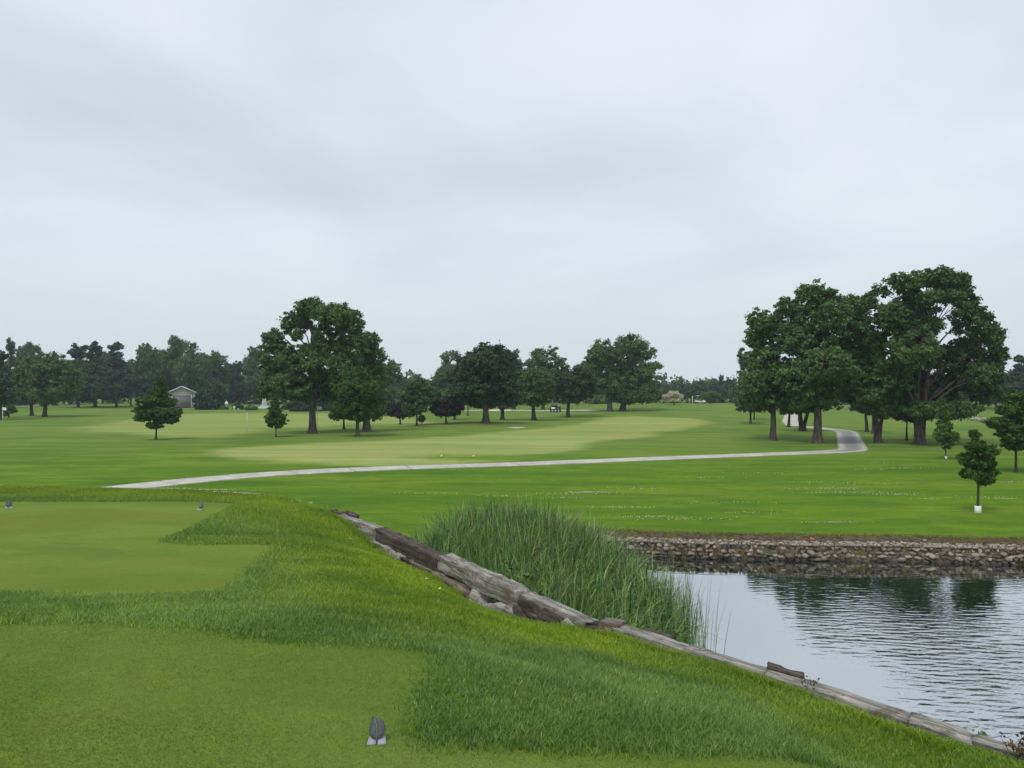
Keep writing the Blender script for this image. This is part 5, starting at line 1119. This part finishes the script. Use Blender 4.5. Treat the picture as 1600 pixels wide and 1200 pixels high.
# ------------------------------------------------------------------ fountain
def spray_mat():
    m, nt, bs = new_mat("water_spray"); nt.n.remove(bs); d_ = nt.new('ShaderNodeBsdfDiffuse', inp={'Color': (.96, .97, .98, 1)}); t_ = nt.new('ShaderNodeBsdfTransparent'); tr = nt.new('ShaderNodeBsdfTranslucent', inp={'Color': (.96, .97, .98, 1)})
    a = nt.new('ShaderNodeMixShader', inp={0: .5, 1: d_.outputs[0], 2: tr.outputs[0]}); nt.l.new(a.outputs[0], nt.n['Material Output'].inputs[0]); return m
base = atxy(413, 638); s = base[1] / F; root = thing('fountain', "white water jet of a small fountain beside the young egg-shaped tree", 'fountain', base); rg5 = np.random.default_rng(4); M_SPR = spray_mat(); Hf = 23 * s
n = 5200; t = rg5.random(n); zc = Hf * 1.08 * (1 - t**1.3); rr = (.10 + .50 * (1 - zc / Hf)) * np.sqrt(rg5.random(n)); a = rg5.random(n) * 6.28; C = np.stack([np.cos(a) * rr, np.sin(a) * rr, zc], 1)
V = (C[:, None] + oc[None] * (rg5.uniform(.02, .055, n))[:, None, None] * np.array([1, 1, 2.2])).reshape(-1, 3); mesh_obj('water_jet', V, (np.arange(n)[:, None, None] * 6 + of8[None]).reshape(-1, 3), M_SPR, root)
n = 2600; a = rg5.random(n) * 6.28; rr = 1.3 * np.sqrt(rg5.random(n)); C = np.stack([np.cos(a) * rr, np.sin(a) * rr, .75 * rg5.random(n)**2 * (1 - rr / 1.6)], 1); V = (C[:, None] + oc[None] * .05).reshape(-1, 3); mesh_obj('splash', V, (np.arange(n)[:, None, None] * 6 + of8[None]).reshape(-1, 3), M_SPR, root)
mb = MB(); mb.lathe([(0, -.3), (.25, -.3), (.3, .05), (.12, .12), (.08, .3), (0, .3)], 12); mb.obj('nozzle', M_BLACK, root)
# utility pole, sand bunkers, pale rocks
base = at(1061, 225); root = thing('utility_pole', "thin utility pole rising above the far trees", 'utility pole', base); hp = -(592 - HY) * 225 / F - base[2]; mb = MB(); mb.tube([(0,0,-.3),(0,0,hp)], np.array([.20,.14]), 8); mb.obj('pole', M_BARKD, root); mb = MB(); mb.box((-1.1,-.06,hp-.8),(1.1,.06,hp-.65)); mb.obj('crossarm', M_BARKD, root)
M_SAND = solid("bunker_sand", (.62, .56, .44), .95, .1, .06, 3)
def sand(pts, label):
    P_ = np.array(UP(pts)); c_ = P_.mean(0); n = 28; th = np.linspace(0, 6.283, n, endpoint=False); rad = np.array([max(((P_ - c_) @ np.array([math.cos(t), math.sin(t)])).max(), .3) for t in th]); V = [(c_[0], c_[1])] + [(c_[0] + math.cos(t) * r_ * .95, c_[1] + math.sin(t) * r_ * .95) for t, r_ in zip(th, rad)]
    V = np.array(V); Z = ground(V[:, 0], V[:, 1]) + .05; tag(mesh_obj('sand_bunker', np.column_stack([V, Z]), np.array([(0, 1 + i, 1 + (i + 1) % n) for i in range(n)]), M_SAND), label, 'sand bunker', kind='structure')
sand([(793,669),(805,668.4),(822,669),(806,670.2)], "thin pale sand bunker right of the round dark oak"); sand([(765,641),(785,640),(800,642),(780,643)], "far pale sand bunker seen under the middle trees")
for i, (px, py, r_, lab) in enumerate([(1519,657,.30,"long low pale rock at the far right, leftmost of the group"),(1528,658,.38,"largest pale rock of the group beyond the nearest young tree"),(1537,656,.28,"pale rock right of the largest one beyond the nearest young tree")]): one_rock(px, py, r_, M_STONE, 20 + i, lab, 'boulder', .9)

# ------------------------------------------------------------------ haze
m = bpy.data.materials.new("haze"); m.use_nodes = True; nt = NT(m.node_tree); nt.n.remove(nt.n['Principled BSDF'])
pv = nt.new('ShaderNodeVolumePrincipled', inp={'Color': (.78, .86, .95, 1), 'Density': .00045, 'Anisotropy': .1}); nt.l.new(pv.outputs[0], nt.n['Material Output'].inputs['Volume'])
mb = MB(); mb.box((-440, -125, -8), (440, 450, 22)); tag(mb.obj('haze', m), "thin grey haze in the humid air", 'haze', kind='stuff')
